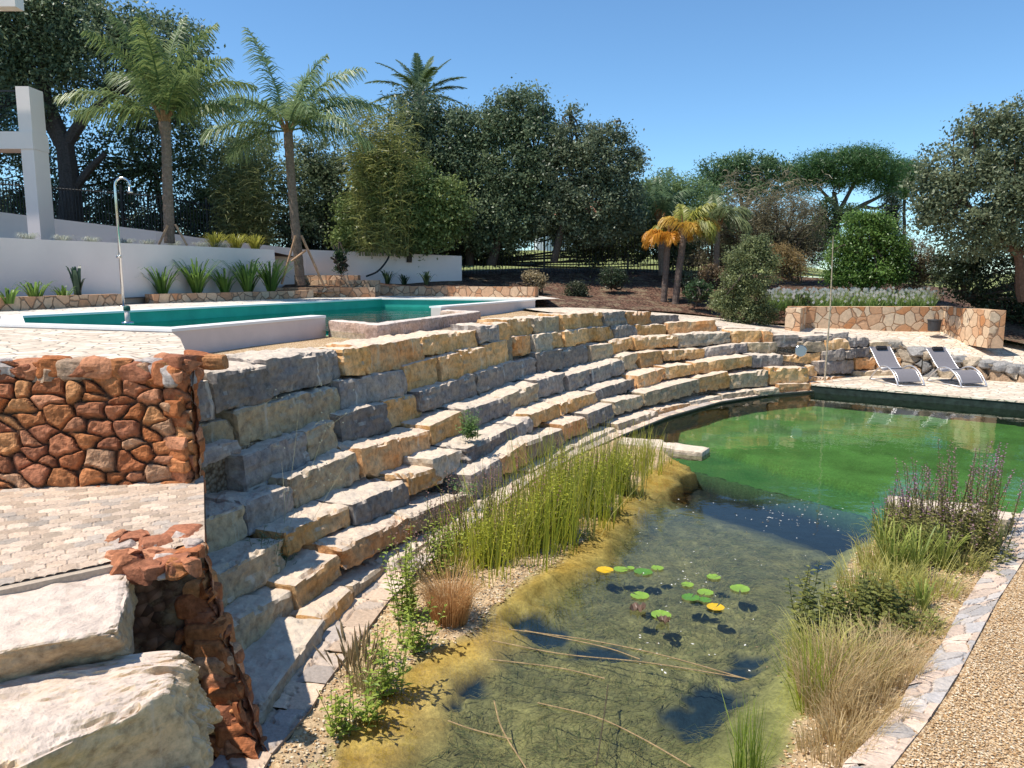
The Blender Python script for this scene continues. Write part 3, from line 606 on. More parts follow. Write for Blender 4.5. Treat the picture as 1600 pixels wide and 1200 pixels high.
zr = np.where(e0 > 0, np.minimum(.09, .13*e0), .22*e0); zr = np.where(e1 < 0, np.minimum(zr, -.07+.45*e1), zr)
bedz = -.20+.04*wob+.025*fine
z = np.maximum(np.maximum(zl, zr), bedz)
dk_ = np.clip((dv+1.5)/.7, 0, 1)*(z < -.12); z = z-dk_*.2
deep = dv > 0
ins_ = np.clip(dv/.35, 0, 1); dz_ = -.50+.18*np.clip((dv-1.9)/.15, 0, 1) + .03*wob
z = np.where(deep, np.where(dv < .12, -.16, dz_), z)
# colours of what covers the bed: dry gravel, algae-yellow gravel, olive weed, bare dark liner, green silt
def C(*a): return np.array(a)
n1 = (fbm(Q3, 2.2, 21, 5)*.5+.5)[:, None]; n2 = (fbm(Q3, 9, 22, 4)*.5+.5)[:, None]; n3 = (vn(Q3, 24, 40)*.5+.5)[:, None]
dry = (C(.40, .26, .13)*(1-n3)+C(.64, .48, .30)*n3)*(.75+.4*n1)
yel = (C(.36, .19, .035)*(1-n2)+C(.68, .44, .15)*n2)*(.75+.6*n1)
yg = (C(.16, .15, .04)*(1-n2)+C(.38, .33, .12)*n2)*(.7+.6*n1)
ol = C(.11, .105, .05)*(1-n1)+C(.31, .255, .11)*n1; ol = ol*(.6+.8*n2)
ol = ol*(1-.0*n3)
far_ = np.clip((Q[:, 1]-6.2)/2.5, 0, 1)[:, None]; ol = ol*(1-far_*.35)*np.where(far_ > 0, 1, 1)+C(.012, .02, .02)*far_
grn = C(.032, .12, .045)*(1-n1*.9)+C(.085, .20, .06)*n1*.9
grn = np.where((dv > 1.95)[:, None], C(.085, .195, .050)*(.6+.85*n1), grn)
liner = C(.012, .026, .045)
sub = np.clip(-d0/.10, 0, 1)[:, None]; left = dry*(1-sub)+yel*sub
subr = np.clip(-e0/.10, 0, 1)[:, None]; right = dry*(1-subr)+yg*subr
col = ol.copy()
m = np.clip(-d1/.35+.45, 0, 1)[:, None]; col = left*(1-m)+col*m
m = np.clip(-e1/.5+.5, 0, 1)[:, None]; col = np.where((e1 > -.45)[:, None], right*(1-m)+col*m, col)
hol = np.zeros(len(Q))
for (px, py, rx, ry) in [(800, 1000, .32, .22), (845, 1012, .30, .20), (925, 1035, .32, .16), (965, 1040, .25, .13), (720, 1105, .24, .20), (690, 1130, .2, .2), (1120, 1115, .26, .25), (1085, 1150, .22, .2), (1150, 1070, .25, .12), (1170, 1050, .2, .1), (1290, 905, .2, .2), (1090, 1170, .15, .15)]:
    c = at(px, py, -.3)[:2]; hol = np.maximum(hol, 1-np.sqrt(((Q[:, 0]-c[0])/rx)**2+((Q[:, 1]-c[1])/ry)**2)+.45*fine+.3*wob)
hm = (np.clip(hol*2.2+fbm(Q3, 11, 44, 4)*.5*(hol > -.15), 0, 1)*(z < -.1))[:, None]; col = col*(1-hm)+liner*hm; z = z-hm[:, 0]*.05
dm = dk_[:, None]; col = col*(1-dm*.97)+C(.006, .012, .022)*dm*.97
gm = (deep)[:, None]; col = np.where(gm, np.where((dv < .12)[:, None], C(.05, .10, .05), grn), col)
z = z+np.where(z > -.3, .012*vn(Q3, 28, 3)+.012*vn(Q3, 14, 4), 0)
keep = (dc < .25) | (dc < .25)
nx_, ny_ = len(gx), len(gy); i, j = np.meshgrid(np.arange(nx_-1), np.arange(ny_-1)); a = (j*nx_+i).ravel(); Fq = np.stack([a, a+1, a+nx_+1, a+nx_], 1)
kk = (dc < .15) & (dr < .3); Fq = Fq[kk[Fq].all(1)]
M_bed = mat_col("pond bed", .9, 34, .55, 1.35, .012)
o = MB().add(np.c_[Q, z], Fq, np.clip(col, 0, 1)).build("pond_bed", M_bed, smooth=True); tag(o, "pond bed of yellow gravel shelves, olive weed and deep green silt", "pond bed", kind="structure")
# water sheet
wpoly = [tuple(p) for p in COP] + [(18, 15.0), (18, 8), *[tuple(p) for p in ((RP+RQ)/2)[::-1][1:]], (1.2, .6), (-1.6, .6), (-1.5, 2.6)]
o = MB().add([(x, y, 0) for x, y in wpoly], [tuple(range(len(wpoly)))[::-1]]).build("pond_water", M_ww); tag(o, "clear shallow pond water turning deep green in the bathing zone", "water", kind="structure")
# submerged side wall of the pond under the kerb
M_pond = mat_plain("mossy pond wall", (.022, .035, .030), .8, var=.6, nscale=7, bd=.02)
dkf = [at(1303, 603, .2)[:2], at(1600, 627, .2)[:2], at(1900, 652, .2)[:2]]
mb = MB(); line = [tuple(p) for p in COP] + [tuple(p) for p in dkf[1:]]
for a, b in zip(line[:-1], line[1:]): mb.add([(*a, -2.2), (*b, -2.2), (*b, .03), (*a, .03)], [(0, 1, 2, 3)])
o = mb.build("pond_wall", M_pond); tag(o, "dark mossy wall lining the pond under its kerb", "pond wall")
# left kerb
mb = MB(); KC = [(.60, .45, .33), (.52, .42, .34), (.66, .49, .36), (.46, .39, .34), (.68, .54, .42)]
inn = []
for i, p in enumerate(COP):
    q = COP[min(i+1, len(COP)-1)]-COP[max(i-1, 0)]; q /= np.linalg.norm(q); inn.append(p+np.array([-q[1], q[0]])*.30)
for i in range(len(COP)-1):
    a, b, c, d = COP[i], COP[i+1], inn[i+1], inn[i]
    V, Fq, cc = patch((*a, .03), (*b, .03), (*c, .035), (*d, .035), max(.02, a[1]*.003), .26, .2, .025, KC, (.36, .27, .2), 60+i, .6, .025, .008, nrm=(0, 0, 1)); mb.add(V, Fq, cc)
    mb.add([(*a, -.25), (*b, -.25), (*b, .055), (*a, .055)], [(0, 1, 2, 3)], (.30, .22, .16))
o = mb.build("pond_kerb", M_cob); tag(o, "pinkish stone kerb along the foot of the terraced wall", "kerb")
# right kerb
mb = MB()
for i in range(len(RP)-1):
    a, b, c, d = RP[i], RQ[i], RQ[i+1], RP[i+1]
    V, Fq, cc = patch((*a, .105), (*b, .105), (*c, .105), (*d, .105), max(.012, a[1]*.0028), .22, .17, .026, [(.64, .49, .38), (.50, .44, .39), (.70, .53, .41), (.44, .40, .37), (.68, .52, .40)], (.50, .42, .34), 90+i, .7, .02, .008, nrm=(0, 0, 1)); mb.add(V, Fq, cc)
    mb.add([(*a, -.1), (*d, -.1), (*d, .12), (*a, .12)], [(3, 2, 1, 0)], (.5, .4, .3)); mb.add([(*b, -.1), (*c, -.1), (*c, .12), (*b, .12)], [(0, 1, 2, 3)], (.5, .4, .3))
o = mb.build("path_kerb", M_cob); tag(o, "pale stone kerb between the planted pond edge and the gravel path", "kerb")
# gravel path on the right
pth = [tuple(p) for p in ((RP*.3+RQ*.7))] ; far_r = [(14, 3), (14, 1), (9, .4)]
A_ = [(x, y, .112) for x, y in pth]; B_ = [(x+9, y-2.5+.12*i, .112) for i, (x, y) in enumerate(pth)]
strip("gravel_path", A_, B_, M_gravel, 30, 8, .012, "golden gravel path right of the stone kerb", "gravel path")
# foot paving (deck) where the loungers stand
dpoly = [at(1268, 600, .2)[:2], dkf[0], dkf[1], dkf[2], (17, 20.5), (7.9, 20.6), (7.3, 19.0)]
o = MB().prism(dpoly, .165, .2).build("lounger_deck", M_pave); tag(o, "pale paved deck beside the green bathing pond", "paving", kind="structure")
o = MB().prism([np.array(p)+np.array([.01, .015]) for p in dpoly], -.6, .164).build("deck_base", M_pond); tag(o, "dark base under the paved deck", "pond wall")
# base ground sheet out to the horizon
o = MB().add([(-900, -300, -2.6), (900, -300, -2.6), (900, 1500, -2.6), (-900, 1500, -2.6)], [(0, 1, 2, 3)]).build("ground", M_lawn); tag(o, "distant ground under the garden", "ground", kind="structure")
o = MB().add([(1.0, -6, .03), (16, -6, .03), (16, 1.3, .03), (1.0, 1.3, .03)], [(0, 1, 2, 3)]).build("near_path", M_gravel); tag(o, "gravel path nearest the viewpoint", "gravel path", kind="structure")

# ------------------------------------------------------------------ garden ground behind
def bank(name, rows, mat, label, nsub=8, amp=.12, kind="structure"):
    """sheet through several rows of points, front to back"""
    R = [smooth_path(r, 6) for r in rows]; k = len(R[0]); V = []
    for a, b in zip(R[:-1], R[1:]):
        for j in range(nsub): V.append(a*(1-j/nsub)+b*j/nsub)
    V.append(R[-1]); V = np.array(V); sh = V.shape; V = V.reshape(-1, 3); edge = np.ones(sh[:2]); edge[0] = 0; edge[-1] = .3
    V[:, 2] += fbm(V, .9, 77, 4)*amp*edge.ravel(); i, j = np.meshgrid(np.arange(k-1), np.arange(sh[0]-1)); a = (j*k+i).ravel()
    o = MB().add(V, np.stack([a, a+1, a+k+1, a+k], 1)).build(name, mat, smooth=True); return tag(o, label, None, kind=kind)
# planted mulch bank right of the pool (front row, middle row, fence row)
PXS = [560, 700, 836, 960, 1080, 1206, 1330, 1470, 1560, 1700, 1900]
fz = [2.40, 2.36, 1.92, 1.80, 1.64, 1.36, 1.5, 1.5, 1.1, .8, .6]; fd = [24.0, 23.6, 21.6, 22.1, 22.55, 22.4, 22.6, 22.4, 20.6, 19.4, 18.9]
bank("mulch_bank", [[(*xy(p, d), z_) for p, d, z_ in zip(PXS, fd, fz)], [(*xy(p, 25.5 if p < 1500 else 24), z_) for p, z_ in zip(PXS, [2.5, 2.5, 2.3, 2.25, 2.2, 2.25, 2.2, 2.0, 1.7, 1.3, 1.0])],
     [(*xy(p, 29), z_) for p, z_ in zip(PXS, [2.9, 2.9, 3.0, 3.0, 2.9, 2.75, 2.6, 2.3, 2.0, 1.7, 1.4])]], M_soil, "dark mulch bank with bark chips rising to the fence")
bank("lawn", [[(*xy(p, 29), z_) for p, z_ in zip([-900, -200, 560, 836, 1080, 1330, 1560, 1900, 2500], [5, 3.6, 2.9, 3.0, 2.9, 2.6, 2.0, 1.4, 0])], [(*xy(p, 60), z_) for p, z_ in zip([-900, -200, 560, 836, 1080, 1330, 1560, 1900, 2500], [5, 4.5, 4.6, 4.6, 4.2, 3.0, 2.0, 1.5, 1])],
     [(*xy(p, 240), 3.2) for p in [-900, -200, 560, 836, 1080, 1330, 1560, 1900, 2500]], [(*xy(p, 1200), 1.) for p in [-900, -200, 560, 836, 1080, 1330, 1560, 1900, 2500]]], M_lawn, "sunlit yellow green lawn beyond the fence", 8, .3)
# white walls
def xyz(px, d, z_): return (*xy(px, d), z_)
w1a, w1b, w1m = xy(-420, 11.3), xy(432, 21.6), xy(0, 14.6)
w1a = w1m+(w1m-w1b)*.55
def wallseg(mb, a, b, th, z0, za, zb, col=None):
    a, b = np.array(a[:2]), np.array(b[:2]); t_ = (b-a)/np.linalg.norm(b-a); n_ = np.array([-t_[1], t_[0]])*th
    mb.add([(*a, z0), (*b, z0), (*(b+n_), z0), (*(a+n_), z0), (*a, za), (*b, zb), (*(b+n_), zb), (*(a+n_), za)], [(3, 2, 1, 0), (4, 5, 6, 7), (0, 1, 5, 4), (1, 2, 6, 5), (2, 3, 7, 6), (3, 0, 4, 7)], col)
mb = MB(); wallseg(mb, w1a, w1b, .22, 1.9, 3.45, 3.45); o = mb.build("garden_wall", M_white); tag(o, "long white rendered wall behind the pool with strappy plants at its foot", "wall")
P2w = [(-60, 19.5, 322), (80, 20, 340), (250, 21, 361), (312, 22, 371), (480, 24.6, 390), (722, 26.2, 400)]
mb = MB()
for (a, da, ya), (b, db, yb) in zip(P2w[:-1], P2w[1:]): wallseg(mb, xy(a, da), xy(b, db), .2, 1.9, zat(a, ya, da), zat(b, yb, db))
o = mb.build("garden_wall", M_white); tag(o, "further white wall sloping down to the right, with a black hose over it", "wall")
s_ = MB(); s_.add([(*w1a, 3.38), (*w1b, 3.38), (*xy(470, 24.6), 3.3), (*xy(250, 21), 3.42), (*xy(-60, 19.5), 3.5), (*xy(-900, 16), 3.4)], [(0, 1, 2, 3, 4, 5)]); o = s_.build("planting_bed", M_soil); tag(o, "soil of the raised bed behind the long white wall", "planting bed", kind="structure")
bank("hillside", [[xyz(p, d, z_) for p, d, z_ in ((-900, 16, 4.2), (-60, 19.8, 4.3), (80, 20.3, 4.1), (250, 21.3, 3.85), (312, 22.3, 3.7), (480, 24.9, 3.4), (722, 26.5, 3.25))], [xyz(p, 29.5, z_) for p, z_ in ((-900, 6), (-60, 5), (80, 4.8), (250, 4.4), (312, 4.2), (480, 3.6), (722, 2.9))]], M_soil, "shaded leaf-strewn slope behind the white walls", 6, .1)
# masonry edgings
M_mas = mat_crazy("orange rubble masonry", (.50, .24, .12), (.66, .48, .32), (.26, .17, .11), 4.0, 1.0)
def edging(name, segs, label, th=.3, cat="low wall"):
    mb = MB()
    for a, b, z0, z1 in segs: wallseg(mb, a, b, th, z0, z1, z1)
    return tag(mb.build(name, M_mas), label, cat, "low masonry bed edgings")
edging("bed_edging", [(xy(-120, 12.2), xy(190, 16.3), 2.1, 2.36)], "left bed edging of orange rubble before the white wall")
edging("bed_edging", [(xy(240, 17.2), xy(490, 21.6), 2.1, 2.33)], "middle bed edging of orange rubble below the leafy strappy plants")
edging("bed_edging", [(xy(380, 21.9), xy(586, 22.3), 2.1, 2.40)], "bed edging with a lit corner in front of the propped palm")
edging("bed_edging", [(xy(443, 24.6), xy(586, 23.2), 2.1, 2.6)], "inner edging of the propped palm bed")
edging("bed_edging", [(xy(448, 24.3), xy(560, 24.1), 2.1, 2.75), (xy(560, 24.1), xy(836, 22.0), 2.1, 2.42)], "long shaded edging holding back the mulch bank")
M_seat = mat_crazy("orange cream masonry", (.58, .26, .11), (.74, .58, .40), (.34, .20, .12), 3.4, 1.0)
seat = empty("seat_wall", "low orange and cream rubble seat wall with two short wings", "low wall", loc=(10, 22, 1.2))
s1, s2 = xy(1238, 22.0), xy(1478, 21.9); zt = 1.86
mb = MB(); wallseg(mb, s1, s2, .38, 1.0, zt, zt); put(mb, "back_wall", M_seat, seat)
mb = MB(); wallseg(mb, s2+[.003, .38], xy(1550, 19.6)+[0, 0], .38, .9, zt+.004, zt+.004); put(mb, "wing_wall", M_seat, seat)
mb = MB(); wallseg(mb, xy(1252, 20.6), s1+[.45, 0], .38, 1.0, zt+.006, zt+.006); put(mb, "wing_wall", M_seat, seat)
# bed soil
o = MB().add([(*w1a, 2.2), (*xy(-120, 12.5), 2.25), (*xy(190, 16.6), 2.25), (*xy(240, 17.4), 2.25), (*xy(490, 21.9), 2.25), (*xy(586, 22.5), 2.34), (*xy(586, 23.9), 2.4), (*xy(450, 24.6), 2.5), (*w1b, 2.3)], [tuple(range(9))]).build("planting_bed", M_soil); tag(o, "soil at the foot of the long white wall", "planting bed", kind="structure")
# rough boulder wall behind the loungers
bwl = empty("boulder_wall", "rough wall of rounded grey boulders stepping down behind the loungers", "stone wall", loc=(11, 18.5, .2))
bp_ = [(1398, 20.0, 538), (1450, 19.5, 552), (1520, 19.0, 564), (1600, 18.5, 577), (1720, 17.9, 594)]; mb = MB()
for (a, da, ya), (b, db, yb) in zip(bp_[:-1], bp_[1:]):
    V, Fq, cc = patch((*xy(a, da-.1), .1), (*xy(b, db-.1), .1), xyz(b, db, zat(b, yb, db)), xyz(a, da, zat(a, ya, da)), .035, .5, .33, .16, [(.30, .26, .21), (.38, .30, .21), (.24, .23, .22), (.42, .34, .25), (.36, .24, .15)], (.10, .075, .055), 120+a, .8, .07, .03); mb.add(V, Fq, cc)
put(mb, "face", M_rub, bwl)
mb = MB(); g = random.Random(2)
for i in range(16):
    t_ = i/15; px = 1396+t_*330; d = float(np.interp(px, [b[0] for b in bp_], [b[1] for b in bp_])); c = np.array(xyz(px, d, zat(px, float(np.interp(px, [b[0] for b in bp_], [b[2] for b in bp_])), d))); s = np.array([.2, .17, .10])*g.uniform(.7, 1.2)
    V, Fq = rock([(c[0]+x*s[0], c[1]+y*s[1], c[2]+z_*s[2]) for x, y, z_ in K], .05, 700+i, .9, .09, .06); mb.add(V, Fq, np.array(g.choice([(.36, .31, .25), (.45, .36, .26), (.30, .28, .26)])))
put(mb, "capping", M_rub, bwl)

# ------------------------------------------------------------------ house corner, shower, props, loungers, small things
hs_ = empty("white_house", "white house corner with a balcony and glass railing on a square pillar", "house", loc=(-12, 17.5, 3.3))
M_house = mat_plain("house render", (.86, .74, .68), .7, var=.03, nscale=1)
def bx(name, lo, hi, mat=M_house, par=hs_): return put(MB().box(lo, hi), name, mat, par)
xr = xy(69, 17.6, 430)[0]; 
bx("pillar", (xr-.28, 17.6, 3.3), (xr, 18.16, 5.52))
bx("parapet_pier", (xr-.30, 17.62, 5.90), (xr-.004, 18.14, 6.86))
bx("beam", (-17, 17.58, 5.523), (xr+.01, 18.18, 5.897))
bx("balcony_floor", (-17, 18.102, 5.75), (-13.2, 20, 5.89))
bx("eave", (-17, 17.0, zat(24, 10, 17.0)), (pd(24, 10, 17.0)[0], 17.3, zat(24, 10, 17.0)+.3))
M_gl, t, b = M("railing glass", .02, .5); b.inputs["Transmission Weight"].default_value = 1; b.inputs["Base Color"].default_value = (.75, .85, .85, 1); b.inputs["IOR"].default_value = 1.1
bx("glass_panel", (-17, 17.8, 5.9), (xr-.31, 17.812, 6.78), M_gl)
bx("handrail", (-17, 17.78, 6.785), (xr-.303, 17.83, 6.82), M_dark)
# shower
sx, sy_ = xy(192, 15.7); sb = 2.12
sh_ = empty("garden_shower", "slim polished steel garden shower with a gooseneck top beside the pool", "shower", loc=(sx, sy_, sb))
top = zat(184, 290, 15.7); hp = [(sx, sy_, sb), (sx, sy_, top-.1), (sx, sy_, top)]
for k_ in range(1, 9): a = math.pi-math.pi*k_/8*1.08; hp.append((sx+.15+.15*math.cos(a), sy_, top+.15*math.sin(a)))
put(MB().tube(hp, .025, 12), "pole", M_steel, sh_, True); e = np.array(hp[-1])
put(MB().tube([e, e-[0.0, 0, .06], e-[0, 0, .065], e-[0, 0, .10]], [.036, .036, .055, .055], 14), "shower_head", M_steel, sh_, True)
put(MB().tube([(sx, sy_-.10, sb+1.0), (sx, sy_, sb+1.0)], .03, 10).tube([(sx, sy_-.10, sb+1.0), (sx+.08, sy_-.11, sb+1.02)], .012, 8), "tap", M_steel, sh_, True)
put(MB().tube([(sx, sy_, sb), (sx, sy_, sb+.02)], .09, 16), "base_plate", M_steel, sh_, True)
c = np.array([*xy(197, 10.35), 2.13]); M_gcap = mat_plain("dark green cap", (.02, .09, .07), .5)
pst = empty("pool_post", "short pale post with a dark green cap at the pool edge", "post", loc=tuple(c-[0, 0, .03]))
put(MB().tube([c-[0, 0, .03], c+[0, 0, .15]], .032, 12), "stem", M_pwall, pst, True); put(MB().tube([c+[0, 0, .15], c+[0, 0, .2], c+[0, 0, .215]], [.043, .043, .03], 12), "cap", M_gcap, pst, True); put(MB().tube([c-[0, 0, .03], c-[0, 0, 0.005], c+[0, 0, .005]], [.08, .08, .05], 14), "flange", M_steel, pst, True)
# tall thin pole and round lamp by the terrace
pole = empty("bamboo_pole", "tall thin bamboo pole leaning by the stacked blocks near the loungers", "pole", loc=xyz(1296, 18.3, .2))
put(MB().tube([xyz(1296, 18.3, .2), pd(1298, 470, 18.5), pd(1302, 369, 18.6)], [.024, .019, .010], 8, (.42, .34, .24)), "cane", M_bark, pole)
c = pd(1250, 548, 18.1); lp = empty("flood_lamp", "small round silver lamp on the stones left of the bamboo pole", "lamp", loc=tuple(c))
put(MB().tube([c+[.0, .10, -.0], c+[0, .02, 0], c+[0.0, -.05, 0]], [.05, .11, .145], 16), "shade", M_steel, lp, True)
M_lens = mat_plain("lamp lens", (.40, .42, .44), .25, var=.04); put(MB().tube([c+[0, -.05, 0], c+[0, -.056, 0]], .13, 16), "lens", M_lens, lp); put(MB().tube([c+[0, .08, -.05], c+[0, .1, -.2]], .015, 6), "bracket", M_dark, lp)
c = np.array(xyz(1463, 21.3, 1.22)); bk_ = empty("planter_bucket", "dark grey bucket against the seat wall", "bucket", loc=tuple(c)); M_buck = mat_plain("dark plastic", (.05, .048, .05), .6)
put(MB().tube([c, c+[0, 0, .30]], [.15, .175], 18, cap=False).tube([c+[0, 0, .02], c+[0, 0, .021]], [.14, .14], 18), "body", M_buck, bk_, True); put(MB().tube([c+[0, 0, .285], c+[0, 0, .315]], .185, 18), "rim", M_buck, bk_, True)
hose = [pd(572, 432, 24.6), pd(590, 424, 24.7), pd(604, 408, 24.9), pd(609, 396, 25.1), pd(610, 393, 25.6)]; o = MB().tube(smooth_path(hose, 6), .03, 8).build("hose", M_dark, smooth=True); tag(o, "black hose hanging in a curve over the further white wall", "hose")

M_fab = mat_plain("grey sling fabric", (.19, .175, .185), .75, var=.06, nscale=20); M_frame = mat_plain("brushed aluminium frame", (.60, .58, .58), .35, .6, .05); M_pil = mat_plain("black headrest", (.015, .014, .016), .6)
def lounger(px, py, yaw, label):
    o0 = at(px, py, .2); root = empty("sun_lounger", label, "sun lounger", "grey curved sun loungers", loc=tuple(o0)); root.rotation_euler[2] = yaw
    # local: x across, y along (head at +y), z up
    prof = smooth_path([(0, .62+.38, .80), (0, .80, .62), (0, .62, .44), (0, .45, .32), (0, .30, .30), (0, .10, .345), (0, -.08, .33), (0, -.22, .22), (0, -.30, .10)], 4)
    hw = .255; n = len(prof); V = np.concatenate([prof+[-hw, 0, 0], prof+[hw, 0, 0], prof+[-hw, 0, -.012], prof+[hw, 0, -.012]])
    f = [[i, n+i, n+i+1, i+1] for i in range(n-1)]+[[2*n+i, 2*n+i+1, 3*n+i+1, 3*n+i] for i in range(n-1)]+[[i, i+1, 2*n+i+1, 2*n+i] for i in range(n-1)]+[[n+i, 3*n+i, 3*n+i+1, n+i+1] for i in range(n-1)]
    def loc(mb, name, mat): return mb.build(name, mat, root, True)
    MB().add(V, f).build("sling", M_fab, root)
    for sx_ in (-1, 1):
        loc(MB().tube(prof+[sx_*(hw+.008), 0, -.006], .014, 8), "side_rail", M_frame)
        arc = smooth_path([(sx_*.325, .80, .016), (sx_*.325, .62, .20), (sx_*.325, .38, .37), (sx_*.325, .12, .40), (sx_*.325, -.12, .30), (sx_*.325, -.30, .12), (sx_*.325, -.36, .016)], 5)
        loc(MB().tube(arc, .019, 10), "arm", M_frame)
        loc(MB().tube([(sx_*.325, .80, .016), (sx_*.325, -.36, .016)], .016, 8), "skid", M_frame)
    for y_, z_ in ((.80, .016), (-.36, .016), (.42, .36-.03), (-.14, .27)): loc(MB().tube([(-.325, y_, z_), (.325, y_, z_)], .013, 8), "cross_bar", M_frame)
    c_ = prof[2]; V, Fq = rock([(-.14, .90, .725), (.14, .90, .725), (.14, .965, .79), (-.14, .965, .79), (-.14, .87, .76), (.14, .87, .76), (.14, .935, .83), (-.14, .935, .83)], .02, 5, .05, .02, .0)
    MB().add(V, Fq).build("headrest", M_pil, root, True)
    return root
lounger(1409, 600, math.radians(6), "grey lounger left of its twin, nearer the bamboo pole")
lounger(1504, 602, math.radians(9), "grey lounger right of its twin, nearer the picture edge")

# fence of dark pickets behind the garden
fen = empty("picket_fence", "dark metal picket fence under the trees behind the garden", "fence", loc=(*xy(900, 27.5), 2.8))
pk, rl = MB(), MB(); fl = [(-60, 22.5, 4.2), (250, 24, 3.9), (430, 26.8, 3.5), (722, 28, 2.9), (1000, 28, 2.95), (1135, 28, 2.85)]; fpx = np.arange(-60, 1135, 5.0)
fP = np.array([(*xy(p, float(np.interp(p, [a[0] for a in fl], [a[1] for a in fl]))), float(np.interp(p, [a[0] for a in fl], [a[2] for a in fl]))) for p in fpx])
for i, p in enumerate(fP):
    pk.box((p[0]-.012, p[1]-.01, p[2]-.1), (p[0]+.012, p[1]+.01, p[2]+1.35))
for h_ in (.2, 1.25): rl.tube(fP[::6]+[0, .03, h_], .02, 4)
o = put(pk, "pickets", M_dark, fen); o["kind"] = "stuff"
for h_, in ((.2,), (1.25,)): put(MB().tube(fP[::6]+[0, .03, h_], .02, 4), "rail", M_dark, fen)
for i in range(0, len(fP), 26): p = fP[i]; put(MB().box((p[0]-.035, p[1]+.0, p[2]-.2), (p[0]+.035, p[1]+.07, p[2]+1.5)), "post", M_dark, fen)
# far white house seen through the trees
fh = empty("far_house", "white house with a tiled roof glimpsed between the trees beyond the lawn", "house", loc=(*xy(940, 62), 4))
x0, x1 = xy(838, 62)[0], xy(1010, 62)[0]
M_far = mat_plain("far white walls", (.75, .76, .78), .8); M_tile = mat_plain("roof tiles", (.45, .2, .12), .8)
put(MB().box((x0, 62, 4), (x1, 70, 7.4)), "wall", M_far, fh); put(MB().add([(x0-.5, 61.5, 7.4), (x1+.5, 61.5, 7.4), (x1+.5, 70.5, 7.4), (x0-.5, 70.5, 7.4), (x0+2, 66, 9), (x1-2, 66, 9)], [(0, 1, 5, 4), (1, 2, 5), (2, 3, 4, 5), (3, 0, 4)]), "roof", M_tile, fh)
for i in range(4): put(MB().box((x0+1.2+i*2.1, 61.94, 5), (x0+2.2+i*2.1, 61.99, 6.4)), "window", M_dark, fh)

# ------------------------------------------------------------------ trees
def tree(name, label, cat, d, blobs, n, leaf, clump, c1, c2, limbs=(), seed=1, bark=(.09, .07, .055), group=None, ddep=.85, shell=.55, lw=.5, per=45, up=.35, twigs=0):
    """blobs in picture units at distance d: (x, y, rx, ry[, extra distance])"""
    B = []
    for b in blobs:
        px, py, rx, ry = b[:4]; dd = d+(b[4] if len(b) > 4 else 0); c = pd(px, py, dd); B.append((c, np.array([rx*dd/F, ddep*(rx+ry)/2*dd/F, ry*dd/F])))
    base = pd(*limbs[0][0][:2], d) if limbs else B[0][0]-[0, 0, B[0][1][2]]
    root = empty(name, label, cat, group, loc=tuple(base))
    mb = MB(); cc = leaves(mb, B, n, leaf, clump, c1, c2, seed, lw=lw, shell=shell, per=per, up=up); put(mb, "crown" if limbs else "foliage", M_leaf, root)
    mb = MB()
    for lb in limbs:
        P = [pd(p[0], p[1], d+(p[2] if len(p) > 4 else 0)) for p in lb]; limb(mb, P, lb[0][-1]*d/F, lb[-1][-1]*d/F, 8, bark, .05)
    g = np.random.default_rng(seed+5)
    src = [pd(lb[-1][0], lb[-1][1], d) for lb in limbs] or [base]
    for k_ in g.choice(len(cc), min(len(cc), 30+twigs), replace=False):
        s = src[int(np.argmin([np.linalg.norm(cc[k_]-q) for q in src]))]; m_ = (s+cc[k_])/2+g.normal(size=3)*.15; mb.tube(smooth_path([s, m_, cc[k_]], 3), np.linspace(.045, .012, 7), 4, bark)
    put(mb, "trunk", M_bark, root); return root
G1, G2 = (.050, .082, .048), (.23, .29, .15)      # dark evergreen
O1, O2 = (.070, .095, .045), (.16, .175, .10)       # olive / carob
L1, L2 = (.060, .105, .025), (.19, .25, .06)         # light green
tree("oak_tree", "big dark evergreen oak with forked trunk behind the left white pillar", "tree", 25, [(-60, 60, 110, 120), (40, 60, 95, 65), (120, 40, 85, 50), (60, 140, 70, 60), (165, 95, 80, 50), (20, 10, 120, 50), (-40, 200, 60, 60), (210, 60, 60, 40), (270, 90, 50, 60), (285, 150, 40, 50), (250, 150, 50, 40)], 80000, .125, .36, G1, G2,
     [[(112, 350, 17), (108, 280, 14), (100, 225, 13)], [(100, 228, 12), (82, 180, 9), (70, 140, 6)], [(100, 228, 10), (135, 180, 8), (178, 148, 5)], [(112, 300, 7), (140, 265, 6), (165, 240, 4)], [(100, 240, 8), (70, 190, 6), (40, 150, 4)]], 11, (.075, .065, .06), twigs=50)
tree("evergreen_tree", "dark leafy tree filling the shade behind the left palm trunk", "tree", 26.5, [(190, 250, 70, 60), (260, 230, 60, 60), (310, 260, 40, 70), (150, 320, 60, 35), (230, 330, 80, 35), (320, 340, 40, 35), (40, 280, 60, 60), (60, 335, 60, 30)], 30000, .12, .36, (.035, .06, .032), (.15, .20, .09), [[(255, 375, 5), (250, 310, 4), (240, 260, 3)]], 12)
tree("evergreen_tree", "grey green bushy tree between the two tall palms", "tree", 27, [(365, 265, 35, 45), (395, 235, 40, 35), (400, 300, 50, 50), (345, 320, 40, 50)], 15000, .11, .32, (.09, .12, .05), (.28, .33, .14), [[(385, 375, 4), (385, 320, 3), (390, 280, 3)]], 13)
tree("evergreen_tree", "grey green bushy tree just right of the propped palm", "tree", 26.8, [(510, 245, 38, 35), (530, 290, 40, 45), (490, 300, 40, 50), (470, 265, 30, 40), (545, 335, 40, 30), (500, 355, 60, 22)], 19000, .11, .32, (.06, .09, .05), (.25, .30, .16), [[(505, 385, 4), (510, 320, 3), (515, 270, 2)]], 14)
